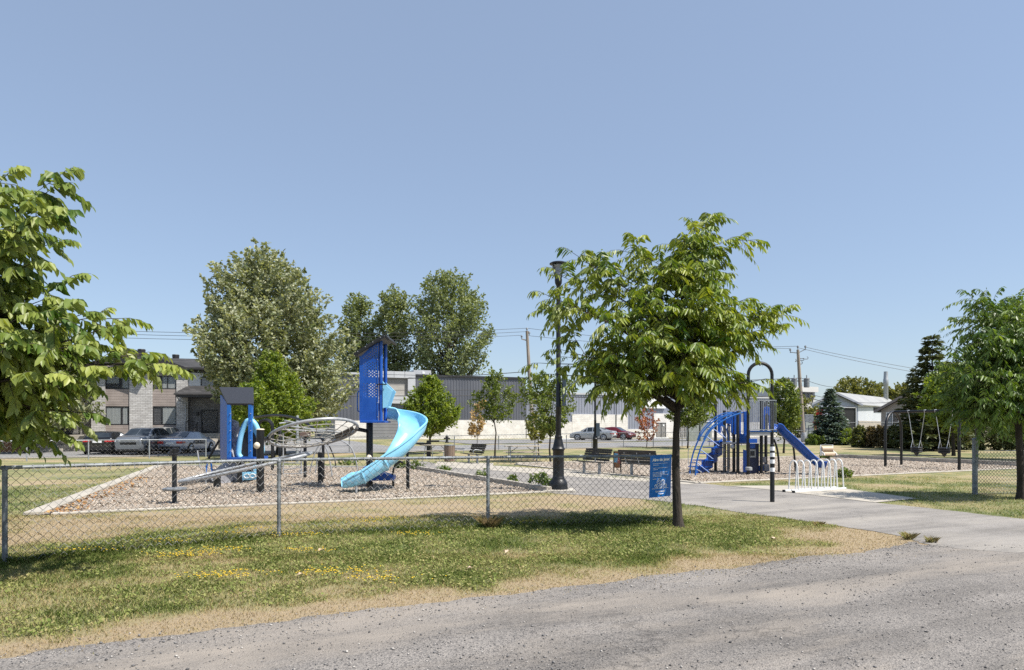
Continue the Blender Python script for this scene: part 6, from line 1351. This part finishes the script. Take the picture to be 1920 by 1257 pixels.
p = gx(1302, 72); root = thing('utility_box', p, 'pair of tall grey green utility cabinets behind the trunk', 'utility box', ); k = 72 / F
for x, wd_ in ((-3.5, 20), (20, 22)): o = MB().box(p + Vector((x * k, 0, 1.0)), (wd_ * k * .97, .9, 2.0)).build('cabinet', 'greybox', root, bev=.03); MB().box(p + Vector((x * k, 0, 2.04)), (wd_ * k * 1.03, 1.0, .08)).build('lid', 'white', o, bev=.02)
p = gx(1515, 84); root = thing('utility_box', p, 'grey steel cabinet stack just right of the right utility pole', 'utility box'); MB().box(p + Z(1.5), (1.1, .8, 3.0)).build('cabinet', 'galvd', root, bev=.03); mb = MB(); [mb.box(p + Vector((0, -.41, .7 + k)), (.9, .02, .7)) for k in range(2)]; mb.build('door', 'greybox', root)
for i, (px, Y, L) in enumerate(((1066, 77, 2.0), (1083, 76, 1.4), (1234, 86, 2.6))):
    p = gx(px, Y); tag(MB().prism([p + Vector((x, y, .0)) for x, y in ((-L / 2, -.1), (L / 2, -.1), (L / 2, .1), (-L / 2, .1))], (0, 0, .16)).build('wheel_stop', 'white', bev=.03), ('white wheel stop left of the silver sedan', 'short white wheel stop at the nose of the silver sedan', 'white wheel stop before the glass entrance doors')[i], 'wheel stop')
# ---------------------------------------------------------------- cars
def car(label, loc, heading, paint, kind='sedan', L=4.7, cat='car', name='parked_car', plate=True):
    W_ = .91; hz = {'sedan': 1.45, 'suv': 1.70, 'hatch': 1.46}[kind]; hd_ = {'sedan': 0, 'suv': .22, 'hatch': .02}[kind]
    if kind == 'sedan':
        st = [(-2.34, .78, .42, .74, .70, .84), (-2.28, .86, .30, .88, .80, 1.00), (-1.80, .90, .22, .95, .80, 1.07), (-1.55, .905, .2, .96, .74, 1.10), (-.85, .91, .2, .95, .60, 1.39), (-.2, .91, .2, .94, .62, 1.45), (.4, .91, .2, .93, .62, 1.42), (1.18, .905, .2, .91, .76, 1.00), (1.75, .89, .22, .84, .76, .92), (2.18, .84, .26, .72, .68, .80), (2.34, .72, .36, .60, .60, .66)]; gl = (3, 7); cab = (3, 4, 6, 7)
    else:
        rb = -2.2 if kind == 'suv' else -2.05
        st = [(rb - .08, .80, .44, .92 + hd_, .74, 1.0 + hd_), (rb, .88, .3, 1.0 + hd_, .78, 1.06 + hd_), (rb + .38, .91, .2, 1.0 + hd_, .62, hz - .08), (rb + .8, .91, .2, 1.0 + hd_, .64, hz), (-.4, .915, .2, .97 + hd_, .66, hz + .02), (.35, .915, .2, .95 + hd_, .66, hz - .03), (1.12, .91, .2, .93 + hd_, .80, 1.0 + hd_), (1.75, .89, .22, .88 + hd_, .80, .95 + hd_), (2.12, .86, .26, .78 + hd_, .74, .86 + hd_), (2.28, .76, .38, .62 + hd_, .66, .72 + hd_)]; cab = (1, 2, 5, 6)
    sc = L / (st[-1][0] - st[0][0])
    root = thing(name, loc, label, cat, None, heading)
    mb = MB(); rows = []
    for x, wd_, zb_, zl, wt, zt in st:
        h = [(wd_ * .82, zb_), (wd_ * .97, zb_ + .1), (wd_, zb_ + (zl - zb_) * .55), (wd_ * .965, zl), (wt, zt), (wt * .5, zt + .025), (0, zt + .035)]
        rows.append([Vector((x * sc, y, z)) for y, z in h] + [Vector((x * sc, -y, z)) for y, z in reversed(h[:-1])])
    n = len(rows[0])
    for r_ in rows: mb.v += r_
    for i in range(len(rows) - 1):
        for j in range(n - 1): mb.f.append((i * n + j, i * n + j + 1, (i + 1) * n + j + 1, (i + 1) * n + j))
        mb.f.append((i * n + n - 1, i * n, (i + 1) * n, (i + 1) * n + n - 1))
    mb.f.append(tuple(reversed(range(n)))); mb.f.append(tuple((len(rows) - 1) * n + j for j in range(n)))
    body = mb.build('body', paint, root, True, False)
    mod = body.modifiers.new('Bevel', 'BEVEL'); mod.width = .03; mod.segments = 2; mod.angle_limit = math.radians(25)
    def pane(nm, ps, k=.90, off=.014):
        c = sum(ps, Vector()) / len(ps); nn2 = (ps[1] - ps[0]).cross(ps[2] - ps[0]).normalized(); 
        if nn2.dot(c - Vector((0, 0, .6))) < 0: nn2 = -nn2
        q = [c + (p - c) * k + nn2 * off for p in ps]; MB().prism(q, -nn2 * .012).build(nm, 'glass', root, world=False)
    a, b_, c_, d_ = cab
    for s in (0, 1):
        J = (3, 4) if s == 0 else (n - 3, n - 4)
        for i in range(b_, c_): pane('side_window', [rows[i][J[0]], rows[i + 1][J[0]], rows[i + 1][J[1]], rows[i][J[1]]], .86)
        pane('side_window', [rows[a][J[0]].lerp(rows[b_][J[0]], .35), rows[b_][J[0]], rows[b_][J[1]]], .72); pane('side_window', [rows[c_][J[0]], rows[d_][J[0]].lerp(rows[c_][J[0]], .25), rows[c_][J[1]]], .72)
    pane('rear_window', [rows[a][4], rows[b_][4], rows[b_][8], rows[a][8]], .88, .03); pane('windshield', [rows[c_][4], rows[d_][4], rows[d_][8], rows[c_][8]], .90, .03)
    fx, rx = rows[-1][0].x, rows[0][0].x; fz = st[-2][3]
    for s in (-1, 1):
        MB().prism([Vector((fx - .05, s * .40, fz - .10)), Vector((fx - .16, s * .76, fz - .02)), Vector((fx - .34, s * .84, fz + .02)), Vector((fx - .34, s * .84, fz - .09)), Vector((fx - .10, s * .76, fz - .16))], (.075, s * .022, 0)).build('headlight', 'lamp', root, world=False)
        zt_ = st[1][3]; MB().box((rx + .035, s * .62, zt_ - .13), (.12, .40, .15)).build('taillight', 'red', root, world=False, bev=.02); MB().box((rx + .2, s * .855, zt_ - .12), (.24, .05, .13)).build('taillight', 'red', root, world=False, bev=.02)
        MB().prism([Vector((st[d_][0] * sc - .35, s * .93, st[d_][3] + .03)), Vector((st[d_][0] * sc - .20, s * 1.08, st[d_][3] + .05)), Vector((st[d_][0] * sc - .30, s * 1.08, st[d_][3] + .19)), Vector((st[d_][0] * sc - .38, s * .95, st[d_][3] + .15))], (-.08, 0, 0)).build('mirror', paint, root, world=False)
        for x in (-1.38 * sc, 1.42 * sc):
            rw = .37 if kind == 'suv' else .335
            tw = MB().lathe([(rw - .07, -.11), (rw - .01, -.10), (rw, -.07), (rw, .07), (rw - .01, .10), (rw - .07, .11)], (x, s * .83, rw), 20, (0, s, 0)).build('wheel', 'tyre', root, True, False)
            mb = MB().lathe([(rw - .07, 0), (rw - .09, .015), (.05, .02), (.04, .03), (.002, .032)], (x, s * .935, rw), 20, (0, s, 0)); rim_ = mb.build('rim', 'rim', tw, True, False)
            mb = MB()
            for k in range(5): t = k * 2 * PI / 5 + .3; mb.box((x + math.cos(t + .6) * rw * .52, s * .957, rw + math.sin(t + .6) * rw * .52), (.12, .006, .12), m=Matrix.Rotation(-t - .6, 3, 'Y'))
            mb.build('rim_gap', 'dark', rim_, world=False)
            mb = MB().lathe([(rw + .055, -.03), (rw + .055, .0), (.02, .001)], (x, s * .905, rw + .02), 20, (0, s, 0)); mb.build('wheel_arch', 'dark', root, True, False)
    MB().box((fx - .03, 0, fz - .26), (.06, 1.0, .20)).build('grille', 'blackp', root, world=False, bev=.02); MB().box((fx - .04, 0, .34), (.10, 1.30, .12)).build('bumper_intake', 'blackp', root, world=False, bev=.02)
    MB().box((rx + .03, 0, .42), (.10, 1.35, .16)).build('rear_bumper_trim', 'blackp', root, world=False, bev=.02)
    MB().box((rx - .0, 0, st[1][3] - .18), (.03, .52, .13)).build('licence_plate', 'white', root, world=False)
    for s in (-1, 1): MB().box((.1, s * .915, .80 + hd_), (.20, .02, .03)).build('door_handle', paint, root, world=False); MB().box((-.72 * sc, s * .915, .80 + hd_), (.20, .02, .03)).build('door_handle', paint, root, world=False)
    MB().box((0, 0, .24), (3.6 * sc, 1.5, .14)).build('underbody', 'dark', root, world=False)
    return root
def paint(name, c, met=.35): return M(name, c, tuple(v * 1.06 for v in c), 40, .28, met, coat=.6)
yaw = lambda d: math.radians(d)
car('black hatchback seen from behind, leftmost of the parked cars', gx(205, 44.9), yaw(102), paint('black paint', (.012, .013, .016)), 'hatch', 4.3)
car('grey utility vehicle facing the park between the black and the blue grey car', gx(270, 44.6), yaw(-84), paint('steel grey paint', (.15, .165, .19)), 'suv', 4.6)
car('grey van like vehicle mostly hidden behind the other grey one', gx(296, 50), yaw(-86), paint('warm grey paint', (.33, .33, .32)), 'suv', 4.8)
car('blue grey sedan seen from behind near the townhouse porch', gx(353, 46.6), yaw(88), paint('blue silver paint', (.33, .37, .45)), 'sedan', 4.7)
car('silver sedan parked nose to the white block wall', gx(1112, 74), yaw(155), paint('silver paint', (.45, .46, .46), .5), 'sedan', 4.9)
car('dark red sedan parked beside the silver one, facing right', gx(1152, 77.5), yaw(-32), paint('dark red paint', (.16, .014, .02)), 'sedan', 4.7)
# ---------------------------------------------------------------- utility poles and lines
def upole(label, px, Y, pxt, pyt, r):
    p = gx(px, Y); t = at(pxt, pyt, Y); root = thing('utility_pole', p, label, 'utility pole'); MB().tube([p - Z(.2), p.lerp(t, .5), t], [r * 1.15, r, r * .72], 10).build('shaft', 'pole', root, True); return root, p, t
rt1, pb1, pt1 = upole('plain wooden utility pole between the two young trees', 1000, 72, 988, 621, .20)
rt2, pb2, pt2 = upole('wooden utility pole with grey transformers, right of the tall black arch', 1507, 68, 1496, 656, .19)
def insul(root, p, s=.12): MB().lathe([(s * .3, -.2), (s * .3, 0), (s, .02), (s * .5, .08), (s, .12), (s * .6, .24), (.01, .26)], p, 8).build('insulator', 'galvd', root)
insul(rt1, pt1 + Z(.1)); insul(rt1, pt1 + Vector((.25, 0, -.3)))
arm = pt1 + Vector((-.55, 0, -.85)); MB().bar(pt1 + Vector((0, 0, -1)), arm, .1, .1).build('bracket', 'pole', rt1); insul(rt1, arm + Z(.15))
for dx, dz in ((-.75, -.25), (.75, .05)): a_ = pt2 + Vector((dx, 0, dz)); MB().bar(pt2 + Z(-.35), a_, .07, .07).build('bracket', 'galvd', rt2); insul(rt2, a_ + Z(.12))
insul(rt2, pt2 + Z(.15))
for dx, dz in ((-.3, -1.1), (.45, -1.0), (.85, -.85), (.3, -1.35)): a_ = pt2 + Vector((dx, -.1, dz)); MB().tube(spline([pt2 + Vector((.1, 0, dz)), a_ + Z(-.1), a_ + Vector((.12, 0, .05)), a_ + Vector((.02, 0, .15))], 4), .035, 6).build('cutout_switch', 'galvd', rt2, True)
for dx in (-.62, .62):
    c = pb2.lerp(pt2, .64) + Vector((dx, -.1, 0)); o = MB().lathe([(.24, -.45), (.27, -.42), (.27, .38), (.29, .40), (.27, .46), (.05, .5)], c, 12).build('transformer', 'galvd', rt2, True); MB().tube([c + Z(.48), c + Z(.78)], .05, 6).build('bushing', 'galvd', o, True)
MB().bar(pb2.lerp(pt2, .64) + Vector((-.5, 0, .2)), pb2.lerp(pt2, .64) + Vector((.5, 0, .2)), .08, .1).build('mount', 'galvd', rt2)
MB().lathe([(.26, .1), (.27, .12), (.27, .95), (.26, .97)], pb2, 12).build('pole_guard', 'greyt', rt2, True)
def wire(label, a, b, sag, r=.018):
    a, b = Vector(a), Vector(b); pts = [a.lerp(b, k / 16) - Z(sag * 4 * (k / 16) * (1 - k / 16)) for k in range(17)]
    tag(MB().tube(pts, r, 4).build('power_line', 'cable'), label, 'power line')
LP = lambda px, py: at(px, py, 52)
wire('topmost thin power line left of the plain pole', pt1 + Z(.3), LP(-150, 604), .75)
wire('second thin power line left of the plain pole, just below the topmost', pt1 + Vector((.25, 0, -.05)), LP(-150, 610), .75)
wire('third thin power line left of the plain pole, ending on its bracket', arm + Z(.4), LP(-150, 618), .7)
wire('pale service cable crossing the townhouse windows, the upper of two', at(992, 731, 71.8), at(-150, 724, 46), .15, .022)
wire('thick black cable across the townhouse below its upper windows', at(992, 741, 71.8), at(-150, 737, 46), .15, .04)
wire('dark cable over the warehouse roof, running left from the plain pole', at(992, 697, 71.8), at(300, 712, 68), .5, .035)
wire('upper of two thin lines between the plain pole and the transformer pole', pt1 + Z(.3), pt2 + Vector((-.75, 0, .1)), .35)
wire('lower of two thin lines between the plain pole and the transformer pole', pt1 + Vector((.25, 0, -.5)), pt2 + Z(.35), .5)
wire('cable between the two poles at the height of the transformers', at(993, 713, 71.8), at(1501, 709, 67.8), .3, .03)
wire('lowest thick cable between the two poles', at(996, 742, 71.8), at(1503, 741, 67.8), .3, .045)
wire('upper thin line running right from the transformer pole', pt2 + Vector((.75, 0, .25)), at(1990, 729, 60), .35)
wire('lower thin line running right from the transformer pole', pt2 + Z(.2), at(1990, 738, 60), .4)
wire('dark service line dropping right from the pole to the shed front', at(1502, 709, 67.8), at(1575, 726, 98), .3, .025)
wire('slack service line from the pole to the bungalow gable', at(1503, 735, 67.8), at(1690, 752, 78), .6, .025)
wire('thick low cable from the pole toward the shed side wall', at(1504, 742, 67.8), at(1660, 762, 100), .6, .035)
